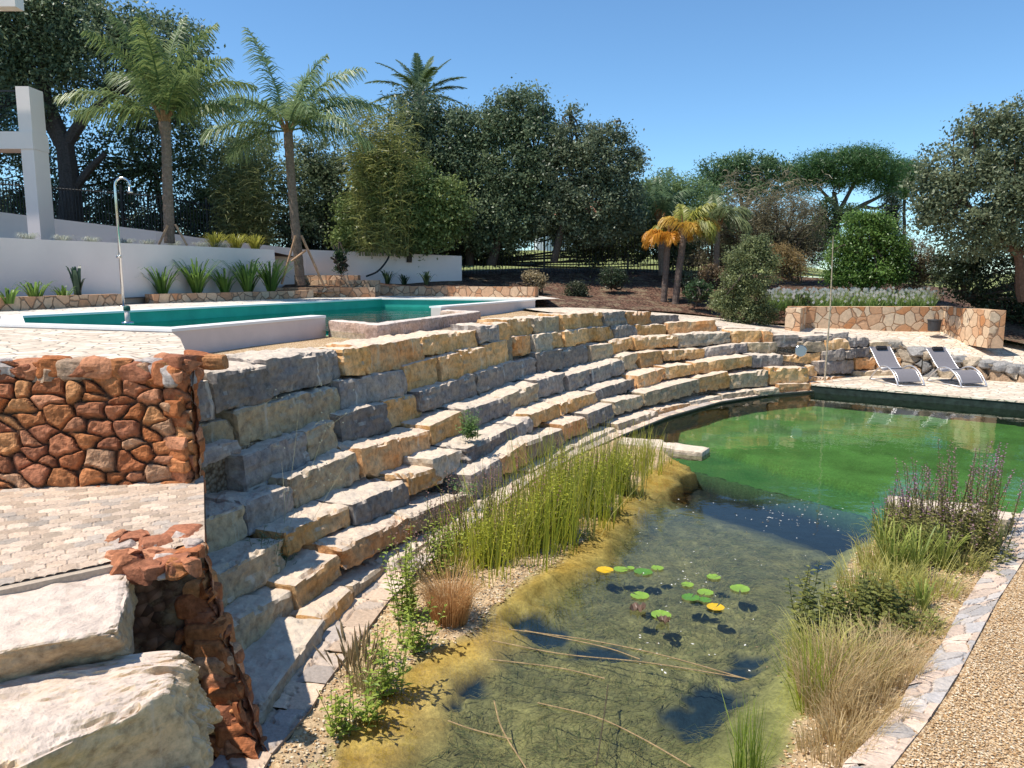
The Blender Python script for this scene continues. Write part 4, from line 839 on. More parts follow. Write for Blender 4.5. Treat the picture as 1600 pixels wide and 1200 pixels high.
tree("evergreen_tree", "dark tree with uneven rounded top in front of the date palm", "tree", 27.5, [(655, 175, 42, 40), (640, 215, 35, 40), (700, 215, 50, 45), (735, 200, 35, 32), (680, 260, 60, 40), (740, 255, 50, 45), (700, 300, 50, 35), (745, 320, 45, 35)], 42000, .115, .33, G1, (.22, .28, .15), [[(735, 415, 7), (730, 340, 6), (715, 280, 5)], [(730, 340, 5), (690, 290, 4), (668, 230, 3)]], 15)
tree("evergreen_tree", "tall dark tree at the centre of the row with twin tops", "tree", 27, [(815, 175, 45, 32), (785, 195, 35, 30), (835, 215, 42, 45), (800, 260, 60, 45), (790, 310, 55, 35), (845, 290, 45, 45), (760, 340, 50, 30), (810, 350, 50, 28), (770, 375, 45, 16)], 46000, .115, .33, G1, (.24, .30, .15), [[(768, 415, 8), (782, 350, 7), (800, 280, 5)], [(782, 350, 6), (830, 300, 5), (835, 240, 3)]], 16)
tree("evergreen_tree", "dark tree with ragged sprigs on top at the right end of the row", "tree", 26.5, [(905, 225, 45, 32), (935, 250, 45, 45), (885, 270, 40, 45), (960, 295, 40, 35), (925, 320, 60, 40), (990, 250, 16, 22), (960, 205, 12, 18), (893, 178, 8, 12), (975, 215, 9, 12), (870, 340, 40, 30), (920, 360, 45, 22), (975, 340, 30, 30)], 42000, .11, .30, (.055, .08, .048), (.24, .28, .16), [[(865, 410, 6), (880, 350, 5), (905, 290, 4)], [(880, 350, 5), (930, 300, 4), (950, 240, 2)], [(905, 250, 2), (898, 200, 1.2), (890, 178, .8)], [(935, 260, 2), (960, 215, 1.2), (962, 190, .6)]], 17)
tree("laurel_tree", "lighter yellow green bushy tree hiding the foot of the dark central trees", "tree", 25.6, [(600, 285, 45, 45), (640, 300, 50, 45), (690, 310, 40, 35), (570, 330, 45, 30), (630, 345, 60, 28), (560, 370, 40, 22), (620, 378, 50, 20), (680, 365, 40, 25), (700, 335, 35, 25)], 38000, .11, .30, (.08, .12, .035), (.30, .37, .12), [[(640, 410, 4), (640, 350, 3), (635, 300, 3)]], 18)
tree("shrub", "dark undergrowth along the picket fence below the central trees", "shrub", 28.6, [(880, 330, 60, 30), (600, 340, 70, 40), (520, 375, 70, 25), (640, 375, 60, 25), (710, 370, 40, 28), (800, 352, 45, 24), (905, 365, 40, 24), (975, 370, 45, 30), (1020, 350, 40, 45), (-20, 340, 60, 40), (150, 350, 60, 25), (260, 352, 60, 25), (350, 350, 50, 35), (430, 360, 50, 30), (480, 350, 40, 40), (1060, 390, 35, 25), (740, 390, 60, 14), (920, 392, 50, 14)], 60000, .11, .35, (.035, .055, .028), (.15, .18, .08), (), 19)
tree("feathery_tree", "airy pale green feathery tree in the gap right of the dark row", "tree", 30, [(1040, 305, 45, 30), (1015, 325, 35, 40), (1080, 320, 50, 35), (1040, 360, 60, 30), (1110, 350, 40, 30)], 30000, .16, .35, (.08, .14, .05), (.25, .34, .13), [[(1045, 400, 3), (1045, 350, 2), (1040, 310, 1.5)]], 20, lw=.22)
tree("acacia_tree", "spreading feathery tree left of the umbrella pine", "tree", 38, [(1130, 262, 32, 14), (1180, 255, 35, 13), (1205, 270, 30, 16), (1150, 285, 45, 16), (1190, 300, 35, 14), (1110, 290, 25, 20)], 17000, .17, .36, (.05, .10, .045), (.16, .25, .10), [[(1165, 400, 4), (1160, 330, 4), (1150, 280, 2)], [(1160, 330, 3), (1190, 290, 2)]], 21, lw=.3)
tree("umbrella_pine", "umbrella pine with flat domed crown and forked bare branches", "tree", 40, [(1320, 255, 75, 20), (1270, 268, 42, 18), (1370, 262, 48, 20), (1250, 290, 28, 14), (1320, 280, 45, 14), (1385, 290, 30, 18), (1345, 242, 45, 12), (1240, 275, 20, 16)], 42000, .16, .40, (.035, .085, .028), (.12, .22, .07), [[(1306, 372, 6), (1307, 330, 5), (1302, 300, 3)], [(1307, 335, 4), (1325, 305, 3), (1340, 275, 2)], [(1304, 320, 3), (1285, 300, 2), (1270, 280, 1.5)], [(1308, 345, 4), (1345, 322, 4), (1390, 300, 2)], [(1345, 322, 3), (1372, 325, 2), (1395, 308, 1.2)]], 22, (.12, .09, .075), lw=.22, shell=.3)
tree("umbrella_pine", "smaller rounded pine crown behind the right side of the umbrella pine", "tree", 44, [(1418, 268, 26, 18), (1410, 290, 22, 22)], 8000, .18, .4, (.035, .08, .02), (.10, .18, .06), [[(1412, 375, 3), (1412, 330, 2), (1414, 290, 1.5)]], 23, lw=.25)
tree("cypress_tree", "narrow dark cypress under the pine crown", "tree", 36, [(1392, 330, 9, 30), (1392, 355, 10, 30)], 6000, .14, .25, (.008, .018, .010), (.03, .05, .025), (), 24, lw=.25)
tree("carob_tree", "broad grey green carob tree along the right edge of the picture", "tree", 21, [(1580, 230, 75, 45), (1500, 260, 60, 35), (1550, 190, 35, 22), (1510, 200, 22, 18), (1600, 180, 40, 30), (1640, 250, 90, 90), (1470, 300, 45, 30), (1440, 285, 28, 18), (1530, 310, 80, 50), (1600, 340, 70, 50), (1470, 345, 35, 25), (1450, 330, 25, 20), (1530, 375, 60, 25), (1720, 200, 90, 120), (1700, 360, 80, 60)], 64000, .105, .30, O1, (.31, .34, .20), [[(1600, 470, 9), (1590, 400, 8), (1575, 330, 5)], [(1590, 400, 6), (1540, 350, 4), (1500, 310, 3)], [(1590, 400, 6), (1640, 340, 5), (1650, 280, 3)]], 25, (.16, .09, .06), twigs=40)
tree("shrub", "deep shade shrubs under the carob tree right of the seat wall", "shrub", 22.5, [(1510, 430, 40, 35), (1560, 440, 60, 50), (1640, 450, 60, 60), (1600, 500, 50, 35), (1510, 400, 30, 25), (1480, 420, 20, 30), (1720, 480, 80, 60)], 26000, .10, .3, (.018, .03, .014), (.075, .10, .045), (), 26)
tree("bay_bush", "rounded bright green bush behind the seat wall", "bush", 24, [(1345, 372, 36, 28), (1378, 348, 20, 16), (1322, 398, 28, 22), (1388, 392, 28, 30), (1355, 428, 44, 20), (1305, 432, 18, 12), (1340, 345, 16, 12), (1402, 425, 16, 14)], 28000, .09, .24, (.06, .12, .025), (.20, .33, .07), [[(1350, 455, 3), (1350, 410, 2.5), (1352, 380, 2)]], 27)
tree("pittosporum_bush", "upright variegated yellow green shrub at the left end of the seat wall", "bush", 21.5, [(1165, 400, 28, 24), (1180, 425, 32, 30), (1150, 440, 24, 25), (1172, 465, 30, 25), (1190, 385, 15, 15), (1160, 490, 30, 16), (1130, 470, 16, 16), (1195, 490, 20, 14), (1170, 378, 8, 10), (1205, 405, 12, 10)], 26000, .065, .17, (.07, .095, .035), (.30, .33, .14), [[(1163, 505, 3), (1165, 460, 2), (1168, 420, 1.5)]], 28)
tree("shrub", "thorny grey brown thicket between the shrub and the bright bush", "shrub", 27, [(1215, 360, 45, 35), (1180, 350, 30, 30), (1255, 350, 30, 40), (1260, 395, 40, 25), (1140, 395, 35, 30), (1090, 410, 30, 20), (1120, 360, 40, 25), (1200, 330, 20, 25)], 24000, .14, .32, (.10, .085, .05), (.24, .21, .11), (), 29, lw=.14, twigs=120)
tree("shrub", "slender dark green sapling before the pine trunk", "shrub", 30, [(1290, 330, 14, 22), (1285, 365, 22, 25), (1330, 335, 16, 14)], 7000, .10, .22, (.03, .06, .02), (.10, .15, .05), (), 30)
tree("shrub", "golden brown dry shrub on the slope left of the bright bush", "shrub", 24.5, [(1235, 415, 26, 20), (1215, 400, 20, 16)], 8000, .09, .2, (.20, .13, .05), (.38, .27, .11), (), 31, lw=.2)
tree("shrub", "faded brown shrub right of the bright bush behind the wall", "shrub", 24.5, [(1430, 400, 25, 30), (1420, 440, 30, 18), (1455, 420, 22, 25)], 10000, .085, .22, (.13, .10, .05), (.27, .21, .12), (), 32, lw=.3)
for i, (px, py, r, dd, lab, c1, c2) in enumerate([(1090, 455, 18, 23, "small dark green rose bush right of the twin orange palms", (.02, .05, .02), (.08, .14, .05)), (1072, 435, 14, 24, "small pale flowering bush behind the rose bush", (.06, .08, .04), (.2, .22, .14)), (955, 432, 18, 25, "low leafy bush on the shaded mulch near the fence", (.02, .035, .015), (.07, .10, .05)),
     (900, 455, 14, 24, "tiny bush on the dark mulch left of the leafy one", (.03, .04, .02), (.1, .11, .06)), (832, 437, 14, 23.6, "dry straw coloured tuft at the mulch corner by the long edging", (.2, .15, .08), (.42, .33, .18)), (1110, 430, 22, 25, "reddish brown bush at the foot of the grey thicket", (.14, .09, .05), (.28, .20, .11)), (1250, 470, 12, 23, "small green mound left of the white flowers", (.05, .09, .03), (.15, .2, .07))]):
    tree("shrub", lab, "shrub", dd, [(px, py, r, r*.8), (px+r*.6, py+3, r*.6, r*.6)], 2600, .07, .16, c1, c2, (), 40+i)
# strip of white gaura and lavender behind the seat wall
mb = MB(); g = np.random.default_rng(3)
for i in range(2600):
    px = g.uniform(1198, 1460); p = np.array([*xy(px, g.uniform(22.6, 24.2)), 1.75+g.uniform(-.05, .1)]); h_ = g.uniform(.22, .55); e = p+np.array([g.normal()*.12, g.normal()*.1, h_]); ribbon(mb, [p, (p+e)/2+[0, 0, .03], e], .03, (.12, .22, .04), col2=(.30, .36, .12))
    if g.random() < .30: mb.add([e+[0, 0, .05], e+[.05, 0, 0], e+[0, 0, -.05], e+[-.05, 0, 0]], [(0, 1, 2, 3)], (.85, .8, .72))
o = mb.build("flower_bed", M_leaf); tag(o, "bed of white and pale flowers behind the seat wall", "flower bed", kind="stuff")
# canes
def canes(label, x0, x1, d, ytop, ybot, n, c1, c2, seed):
    mb = MB(); g = np.random.default_rng(seed)
    for i in range(n):
        px = g.uniform(x0, x1); dd = d+g.uniform(-.8, .8); p = pd(px, ybot, dd); h_ = (ybot-ytop*g.uniform(.85, 1.25)-0)*dd/F
        e = p+np.array([g.normal()*.25, g.normal()*.2, max(1., h_)]); c = np.array(c1)+(np.array(c2)-c1)*g.random(); P = [p, p*.5+e*.5+g.normal(size=3)*.06, e]; ribbon(mb, P, .022, c*.6, side=np.array([1., .2, 0]))
        for k_ in range(40):
            t_ = g.uniform(.05, 1.02); q = p*(1-t_)+e*t_+g.normal(size=3)*.06; v = np.array([g.normal()*.26, g.normal()*.26, g.uniform(-.15, .3)]); ribbon(mb, [q, q+v*.6, q+v+[0, 0, -.12]], .035, c)
    return tag(mb.build("cane_clump", M_leaf), label, "canes", "giant cane clumps")
canes("yellow green giant canes left of the dark central tree", 560, 640, 25.4, 205, 400, 170, (.12, .14, .04), (.36, .36, .11), 1)
canes("grey green giant canes between the tall palms", 345, 420, 25.6, 262, 385, 130, (.10, .12, .04), (.28, .29, .12), 2)
canes("brown dry canes behind the grey thicket", 1120, 1270, 31, 315, 400, 130, (.16, .13, .08), (.33, .27, .16), 3)
canes("pale dry canes under the central trees by the fence", 470, 720, 28.8, 300, 400, 150, (.07, .07, .035), (.19, .17, .09), 4)

# palms
def frond(base, az, el, L, droop, ll, c1, c2, n=46, plume=.5, lwd=.032, seed=0, sag=.5):
    mb = MB(); g = np.random.default_rng(seed); m = 14; P = [np.array(base, float)]; e = el
    for i in range(m): e = el-droop*(i/m)**1.25; P.append(P[-1]+np.array([math.cos(e)*math.sin(az), math.cos(e)*math.cos(az), math.sin(e)])*L/m)
    P = np.array(P); mb.tube(P, np.linspace(.03, .006, len(P)), 5, np.array(c1)*1.6+.03)
    side = np.array([math.cos(az), -math.sin(az), 0]); T_ = np.gradient(P, axis=0); T_ /= np.linalg.norm(T_, axis=1)[:, None]
    for i in range(n):
        t_ = .14+.86*i/n; x = t_*m; k_ = min(m-1, int(x)); q = P[k_]*(1-(x-k_))+P[k_+1]*(x-k_); T0 = T_[k_]; up = np.cross(side, T0); l = ll*math.sin(math.pi*min(1, .18+.78*t_))**.7*g.uniform(.8, 1.1)
        for s in (-1, 1):
            v = side*s*.85+T0*(.35+.5*t_)+up*g.uniform(-plume, plume); v /= np.linalg.norm(v); a = q+v*l*.45+[0, 0, -.04*l]; b = q+v*l*.92+np.array([0, 0, -l*sag*g.uniform(.7, 1.2)])
            ribbon(mb, [q, a, b], lwd, np.array(c1)+(np.array(c2)-c1)*g.random(), side=T0)
    return mb
def palm(label, d, base_px, trunk, tr, fr, c1, c2, ll, loc_seed, crown_shaft=True, group=None, name="palm_tree", sag=.5, plume=.6, n=84, tc=(.22, .16, .12), lwd=.042):
    base = pd(*base_px, d); root = empty(name, label, "palm", group, loc=tuple(base)); P = smooth_path([pd(*p, d) for p in trunk], 14)
    mb = MB(); r = np.interp(np.linspace(0, 1, len(P)), [0, .8, .93, 1], tr)*(1+.05*np.sin(np.arange(len(P))*2.2)); mb.tube(P, r, 12, tc); put(mb, "trunk", M_bark, root)
    top = P[-1]
    mb = MB(); g = np.random.default_rng(loc_seed)
    for i in range(14): a = g.uniform(0, 6.28); v = np.array([math.cos(a), math.sin(a), g.uniform(.8, 2.0)]); mb.tube([top-[0, 0, .35], top-[0, 0, .1]+v*.1, top+v*.28], [.06, .045, .012], 5, (.26, .15, .07))
    put(mb, "leaf_bases", M_bark, root)
    for i, (az, el, L, dr) in enumerate(fr):
        a = math.radians(az); cc = (c1, c2) if not callable(c1) else c1(i)
        put(frond(top, a, math.radians(min(86, el+12) if d == 19 else el), L*(1.08 if d == 19 else 1.12 if d == 22.5 else 1.), math.radians(dr*(.8 if d == 19 else 1)), ll, cc[0], cc[1], n, plume, lwd, loc_seed+i, sag), "frond", M_leaf, root)
    return root
q1, q2 = (.06, .11, .035), (.27, .33, .10)
palm("tall feathery palm left of the steel shower pole, propped with stakes", 19, (265, 380), [(265, 380), (262, 300), (260, 230), (257, 190)], (.125, .11, .145, .13), [(-90, 72, 2.5, 55), (-60, 50, 2.4, 95), (-100, 25, 2.3, 80), (-140, 60, 2.3, 80), (80, 68, 2.5, 60), (60, 45, 2.4, 95), (95, 15, 1.9, 60), (170, 62, 2.4, 80), (20, 78, 2.6, 45), (-20, 60, 2.4, 85), (140, 35, 2.1, 90), (-120, 5, 1.8, 50), (110, 50, 2.3, 90), (-75, 85, 2.4, 20)], q1, q2, .62, 100, sag=.55)
palm("tall feathery palm with a slanting trunk at the pool corner, propped with stakes", 22.5, (470, 446), [(470, 446), (462, 360), (455, 280), (450, 205)], (.14, .12, .14, .12), [(-60, 74, 3.0, 25), (-85, 50, 2.5, 90), (-100, 20, 2.2, 65), (-140, 45, 2.3, 95), (90, 62, 2.6, 60), (88, 38, 2.6, 60), (95, 12, 2.3, 55), (60, 55, 2.5, 80), (150, 40, 2.2, 90), (10, 66, 2.6, 50), (-25, 55, 2.5, 80), (120, 25, 2.3, 70), (-75, 5, 2.0, 60), (75, 78, 2.2, 40)], (.07, .13, .05), (.27, .35, .14), .72, 130, sag=.5)
palm("date palm with stiff fronds rising behind the dark trees", 33, (655, 400), [(655, 400), (656, 280), (656, 150)], (.28, .28, .3, .3), [(-90, 35, 2.4, 55), (-88, 55, 2.3, 45), (-80, 12, 2.0, 40), (-60, 70, 2.0, 40), (-20, 82, 1.9, 20), (40, 78, 1.9, 30), (80, 64, 2.0, 35), (88, 40, 2.1, 45), (92, 25, 2.0, 40), (90, 5, 1.9, 40), (150, 50, 1.9, 60), (-150, 40, 1.9, 60)], (.04, .08, .035), (.15, .21, .09), .42, 160, sag=.12, plume=.15, n=70, lwd=.06)
palm("pale green feathery palm behind the twin orange palms", 27.5, (1035, 430), [(1035, 430), (1033, 370), (1032, 340)], (.14, .13, .13, .12), [(-80, 72, 1.7, 70), (80, 70, 1.7, 80), (-90, 45, 1.6, 95), (90, 40, 1.6, 95), (0, 80, 1.6, 30), (180, 60, 1.5, 90), (60, 85, 1.8, 20), (-60, 60, 1.6, 70)], (.06, .11, .05), (.18, .26, .12), .5, 190)
org = lambda i: ((.50, .20, .02), (.72, .38, .05)) if i % 5 < 4 else ((.20, .20, .03), (.40, .36, .06))
palm("small palm with drooping orange fronds, left one of the twin palms", 24, (1040, 472), [(1037, 472), (1040, 430), (1043, 385), (1044, 376)], (.10, .09, .10, .09), [(-90, 60, 1.0, 140), (-70, 40, .9, 130), (-120, 50, .9, 140), (90, 60, .9, 130), (-30, 75, .9, 110), (180, 50, .9, 140), (40, 70, 1.0, 120)], org, None, .34, 210, sag=.6, tc=(.15, .11, .09))
ygr = lambda i: ((.16, .18, .03), (.42, .40, .07)) if i % 3 else ((.45, .24, .03), (.62, .42, .07))
palm("small palm with yellowing green fronds, right one of the twin palms", 23.8, (1055, 478), [(1055, 478), (1060, 430), (1067, 380), (1069, 362)], (.11, .10, .10, .09), [(90, 55, 1.3, 120), (80, 30, 1.2, 110), (60, 70, 1.2, 90), (-60, 70, 1.0, 120), (120, 50, 1.2, 130), (0, 80, 1.1, 60), (170, 50, 1.0, 130), (100, 75, 1.3, 80)], ygr, None, .42, 230, sag=.6, tc=(.15, .11, .09))
palm("pale palm with hanging fronds half hidden right of the twin palms", 26, (1118, 450), [(1118, 450), (1120, 390), (1122, 350)], (.10, .1, .10, .09), [(80, 60, 1.4, 110), (-80, 60, 1.4, 110), (110, 30, 1.2, 100), (-100, 40, 1.2, 110), (0, 80, 1.3, 60), (180, 60, 1.3, 110)], (.09, .13, .05), (.25, .28, .12), .5, 250, sag=.6)
# stakes propping the palms
def stake(px0, py0, px1, py1, d, lab, r=.032):
    a, b = pd(px0, py0, d), pd(px1, py1, d+.12); n_ = "support_stake"; mb = MB(); v = b-a; mb.tube([a, b], r, 4); return tag(mb.build(n_, M_wood), lab, "stake", "wooden stakes propping palms")
stake(248, 383, 262, 352, 18.7, "left wooden stake propping the left tall palm"); stake(292, 383, 274, 351, 18.8, "right wooden stake propping the left tall palm")
stake(440, 444, 462, 368, 22.0, "left wooden stake propping the palm at the pool corner", .035); stake(506, 446, 471, 368, 22.2, "right wooden stake propping the palm at the pool corner", .035); stake(455, 408, 478, 391, 21.9, "short slanting stake tied low on the propped palm", .03)

# ------------------------------------------------------------------ garden plants
def strappy(name, label, cat, p, h_, n, c1, c2, wd, spread, seed, group=None, bend=.5, mat=None, stiff=.4):
    p = np.array(p, float); root = None; mb = MB(); g = np.random.default_rng(seed)
    for i in range(n):
        a = g.uniform(0, 6.283); l = h_*g.uniform(.6, 1.1); out = spread*g.uniform(.1, 1)**.8; dx = np.array([math.cos(a), math.sin(a), 0]); b = dx*.08*spread*g.random()
        P = [b, b+dx*out*.3*l+[0, 0, l*.5], b+dx*out*.75*l+[0, 0, l*.88], b+dx*out*1.1*l+[0, 0, l*(1-bend*out*g.uniform(.3, 1))]]
        c = np.array(c1)+(np.array(c2)-c1)*g.random(); ribbon(mb, smooth_path(P, 2), wd*g.uniform(.6, 1.2), c, side=np.array([-math.sin(a)+g.normal()*.3, math.cos(a), .0]))
    o = mb.build(name, mat or M_leaf); o.location = tuple(p); return tag(o, label, cat, group)
gs = "strappy plants at the foot of the long white wall"
sp_ = [(12, 462, 14.2, .30, 16, "smallest bright green strappy plant at the picture's left edge", 0), (55, 464, 14.9, .38, 22, "low broad leaved strappy plant second from the left edge", 0), (100, 462, 15.6, .30, 16, "low strappy plant right beside the dark paddle leaves", 0), (122, 460, 15.9, .62, 9, "dark plant with upright paddle leaves left of the shower", 1),
       (255, 455, 18.4, .70, 26, "strappy plant right of the shower, first of the right bed", 0), (308, 455, 19.2, .85, 46, "large strappy fountain shaped plant in the right bed", 0), (352, 452, 19.9, .65, 30, "dark strappy plant between two bigger ones in the right bed", 0), (388, 452, 20.5, .85, 44, "bright strappy plant under the wall's right part", 0), (424, 448, 21.0, .85, 44, "yellow green strappy plant at the right end of the white wall", 0)]
for i, (px, py, d, h_, n, lab, k_) in enumerate(sp_):
    strappy("strappy_plant", lab, "plant", (*xy(px, d-.55), 2.25), h_*1.08, int(n*1.9), (.05, .11, .02) if not k_ else (.02, .05, .03), (.20, .33, .06) if not k_ else (.06, .10, .06), .055 if not k_ else .11, 1.0 if not k_ else .35, 500+i, gs, .35)
for i, (px, py, d, h_, lab) in enumerate([(606, 437, 24.7, .5, "dark clump with pale flowers under the black hose"), (632, 438, 24.8, .35, "smallest dark plant under the further white wall"), (667, 441, 24.6, .45, "dark spiky clump near the end of the further white wall")]):
    strappy("strappy_plant", lab, "plant", (*xy(px, d), 2.45), h_, 34, (.02, .05, .02), (.09, .14, .06), .05, .9, 520+i, "dark plants below the further white wall", .4)
for i, px in enumerate([52, 105, 150, 202, 238, 276, 320, 352]):
    d = float(np.interp(px, [0, 432], [14.9, 21.9])); nth = ["first", "second", "third", "fourth", "fifth", "sixth", "seventh", "eighth"][i]
    strappy("fescue_tuft", f"silvery grass tuft on the long white wall, {nth} from the left", "grass tuft", (*xy(px, d+.15), 3.42), .20, 150, (.30, .33, .26), (.55, .57, .48), .012, 1.3, 540+i, "silvery grass tufts on the wall top", .7)
for i, (px, d, lab) in enumerate([(340, 20.8, "left yellow green fan clump above the white wall"), (372, 21.4, "middle yellow green fan clump above the white wall"), (402, 21.9, "right yellow green fan clump above the white wall")]):
    strappy("fan_clump", lab, "plant", (*xy(px, d), 3.36), .52, 130, (.20, .20, .03), (.48, .46, .08), .035, .95, 560+i, "yellow green clumps behind the white wall", .3)
tree("climbing_vine", "dark climbing vine on the further white wall right of the propped palm", "vine", 24.3, [(530, 403, 9, 8), (532, 418, 7, 12), (535, 395, 8, 6)], 900, .07, .10, (.015, .04, .015), (.06, .11, .04), (), 60, ddep=.3)

# ------------------------------------------------------------------ pond plants
def at0(px, py, z=0.): return at(px, py, z)
def clump_mesh(kind, seed, n, h_, spread, c1, c2, wd, tip=None):
    """one plant clump at the origin"""
    mb = MB(); g = np.random.default_rng(seed)
    for i in range(n):
        a = g.uniform(0, 6.283); r = spread*math.sqrt(g.random()); b = np.array([math.cos(a)*r, math.sin(a)*r, -.06]); l = h_*g.uniform(.55, 1.1); c = np.array(c1)+(np.array(c2)-c1)*g.random()
        if kind == "rush":
            ln = g.normal(size=2)*(.07 if g.random() < .75 else .25)*h_+np.array([math.cos(a), math.sin(a)])*.05*h_; e = b+np.array([ln[0], ln[1], l]); ribbon(mb, [b, (b+e)/2+[ln[0]*-.15, ln[1]*-.15, 0], e], wd, c, side=np.array([1., g.normal()*.4, 0]), col2=c*1.15 if tip is None else tip)
        elif kind == "tuft":
            o_ = np.array([math.cos(a), math.sin(a)])*g.uniform(.2, 1)*.55*l; e = b+np.array([o_[0], o_[1], l*g.uniform(.6, 1)]); m_ = b+np.array([o_[0]*.35, o_[1]*.35, l*.6]); ribbon(mb, smooth_path([b, m_, e], 2), wd, c, side=np.array([g.normal(), g.normal(), 0]), col2=tip)
        elif kind == "weed":
            e = b+np.array([g.normal()*.08, g.normal()*.08, l]); mb.tube([b, (b+e)/2+g.normal(size=3)*.01, e], [.004, .003, .002], 3, np.array(c)*.8); k2 = max(5, int(l/.028))
            for k_ in range(k2):
                t_ = .12+.88*k_/k2; q = b*(1-t_)+e*t_; aa = k_*2.4; v = np.array([math.cos(aa), math.sin(aa), .35])*g.uniform(.04, .085)*(1.25-t_*.6); cc_ = c*g.uniform(.8, 1.25); s = np.cross(v, [0, 0, 1.])*.17*(wd/.01); mb.add([q, q+v*.5+s, q+v+[0, 0, -.012], q+v*.5-s], [(0, 1, 2, 3)], cc_)
        elif kind == "spike":
            e = b+np.array([g.normal()*.10, g.normal()*.10, l]); mb.tube([b, (b+e)/2+g.normal(size=3)*.012, e], [.005, .004, .002], 3, np.array(c)*.8); k2 = int(l/.022)
            for k_ in range(k2):
                t_ = .15+.85*k_/k2; q = b*(1-t_)+e*t_; aa = k_*2.4+g.random(); flo = t_ > .72; L_ = .022 if flo else g.uniform(.035, .06)*(1.2-.6*t_); v = np.array([math.cos(aa), math.sin(aa), .4])*L_; s = np.cross(v, [0, 0, 1.])*(.5 if flo else .2); cc_ = (np.array(tip)*g.uniform(.6, 1.3)) if flo else c*g.uniform(.8, 1.2); mb.add([q, q+v*.5+s, q+v, q+v*.5-s], [(0, 1, 2, 3)], cc_)
        elif kind == "head":
            ln = g.normal(size=2)*.16*h_; e = b+np.array([ln[0], ln[1], l]); ribbon(mb, [b, (b+e)/2, e], wd*.6, c, side=np.array([1., g.normal()*.4, 0])); u = (e-b)/l; mb.tube([e-u*.10, e-u*.06, e-u*.02, e+u*.03], [.002, .007, .006, .001], 4, (.42, .30, .16))
    return mb
def plant(kind, name, label, cat, px, py, z_, seed, n, h_, spread, c1, c2, wd=.007, tip=None, group=None):
    o = clump_mesh(kind, seed, n, h_, spread, c1, c2, wd, tip).build(name, M_reed); p = at(px, py, z_); o.location = tuple(p); return tag(o, label, cat, group)
RG1, RG2 = (.24, .27, .02), (.58, .55, .06)
rush = [(700, 905, .55, 120, 0), (728, 885, .75, 150, 1), (752, 905, .7, 150, 2), (778, 880, .85, 190, 3), (800, 865, .95, 200, 4), (825, 880, .8, 170, 5), (838, 845, 1.0, 220, 6), (862, 855, .95, 210, 7), (873, 820, 1.0, 220, 8), (895, 835, .9, 200, 9), (905, 800, 1.0, 220, 10), (925, 815, .85, 190, 11), (930, 780, .95, 210, 12), (950, 790, .8, 180, 13), (955, 760, .85, 200, 14), (975, 770, .75, 170, 15), (985, 742, .75, 180, 16), (1005, 735, .65, 160, 17), (880, 785, .9, 190, 18), (845, 805, .9, 190, 19), (915, 760, .85, 180, 20), (1022, 722, .5, 120, 21)]
words = ["nearest", "second nearest", "third nearest", "fourth nearest", "fifth nearest", "sixth nearest", "seventh nearest", "eighth nearest", "ninth nearest", "tenth nearest", "eleventh nearest", "twelfth nearest", "thirteenth nearest", "fourteenth nearest", "fifteenth nearest", "sixteenth nearest", "seventeenth nearest", "eighteenth nearest", "nineteenth nearest", "twentieth nearest", "second farthest", "farthest"]
rush.sort(key=lambda r: -r[1])
for i, (px, py, h_, n, s) in enumerate(rush):
    plant("rush", "rush_clump", f"yellow green rush clump along the left pond shelf, {words[i]} of the row", "rushes", px, py, .0, 600+s, int(n*(.25+.4*((s*37) % 10)/10)), h_*(.85+.35*((s*53) % 10)/10), .27, RG1 if s % 4 else (.22, .17, .05), RG2 if s % 3 else (.42, .36, .12), .0085, None, "rush clumps along the left shelf")
    if s % 3 == 1: plant("spike", "flowering_weed", f"thin reddish weed among the rushes, beside the {words[i]} clump", "weed", px-22, py-6, .02, 650+s, 9, h_*.85, .15, (.12, .13, .04), (.25, .22, .08), .008, (.30, .12, .14), "reddish weeds among the rushes")
wd_ = [(530, 1140, .36, 7, "leafy weed nearest the bottom of the left shelf"), (572, 1120, .30, 6, "leafy weed just right of the nearest one"), (606, 1075, .42, 9, "leafy weed with a reddish foot on the left shelf"), (645, 1010, .42, 9, "leafy weed between the brown tuft and the kerb"), (636, 965, .62, 12, "taller leafy weed by the kerb left of the brown tuft"), (690, 900, .55, 10, "leafy weed behind the brown grass tuft"), (590, 1030, .25, 6, "short leafy weed beside the seeding grass")]
for i, (px, py, h_, n, lab) in enumerate(wd_):
    plant("weed", "leafy_weed", lab, "weed", px, py, .03, 670+i, int(n*1.5), h_*1.15, .09, (.16, .24, .03), (.40, .46, .08), .012, None, "leafy weeds on the left shelf")
plant("tuft", "brown_grass_tuft", "round rusty brown grass tuft on the left pond shelf", "grass tuft", 703, 970, .02, 690, 1100, .52, .13, (.36, .15, .045), (.64, .33, .11), .005, (.66, .40, .17))
plant("head", "seeding_grass", "dry seeding grass by the kerb below the stepped wall", "grass tuft", 560, 1070, .03, 691, 60, .42, .09, (.32, .26, .10), (.52, .44, .2), .007)
plant("tuft", "dry_grass_tuft", "small straw tuft under the seeding grass heads", "grass tuft", 575, 1075, .03, 692, 180, .22, .1, (.30, .26, .08), (.55, .46, .2), .005)
for i, (px, py, h_, n, lab) in enumerate([(320, 0, 0, 0, "")]): pass
def wisp(px, py, k, label, seed, n=22, h_=.5, c1=(.09, .14, .06), c2=(.24, .30, .16), kind="weed"):
    d = CD[k](px)+.15; p = np.array([*xy(px, d, py), zat(px, py, d)]); o = clump_mesh(kind, seed, n, h_, .10, c1, c2, .010).build("wall_weed", M_reed); o.location = tuple(p); tag(o, label, "weed", "weeds growing on the stepped wall")
wisp(432, 905, 4, "bushy grey green weed growing on the nearest ledge of the wall", 700, 30, .42); wisp(412, 880, 4, "smaller weed left of the bushy grey green one", 701, 12, .34)
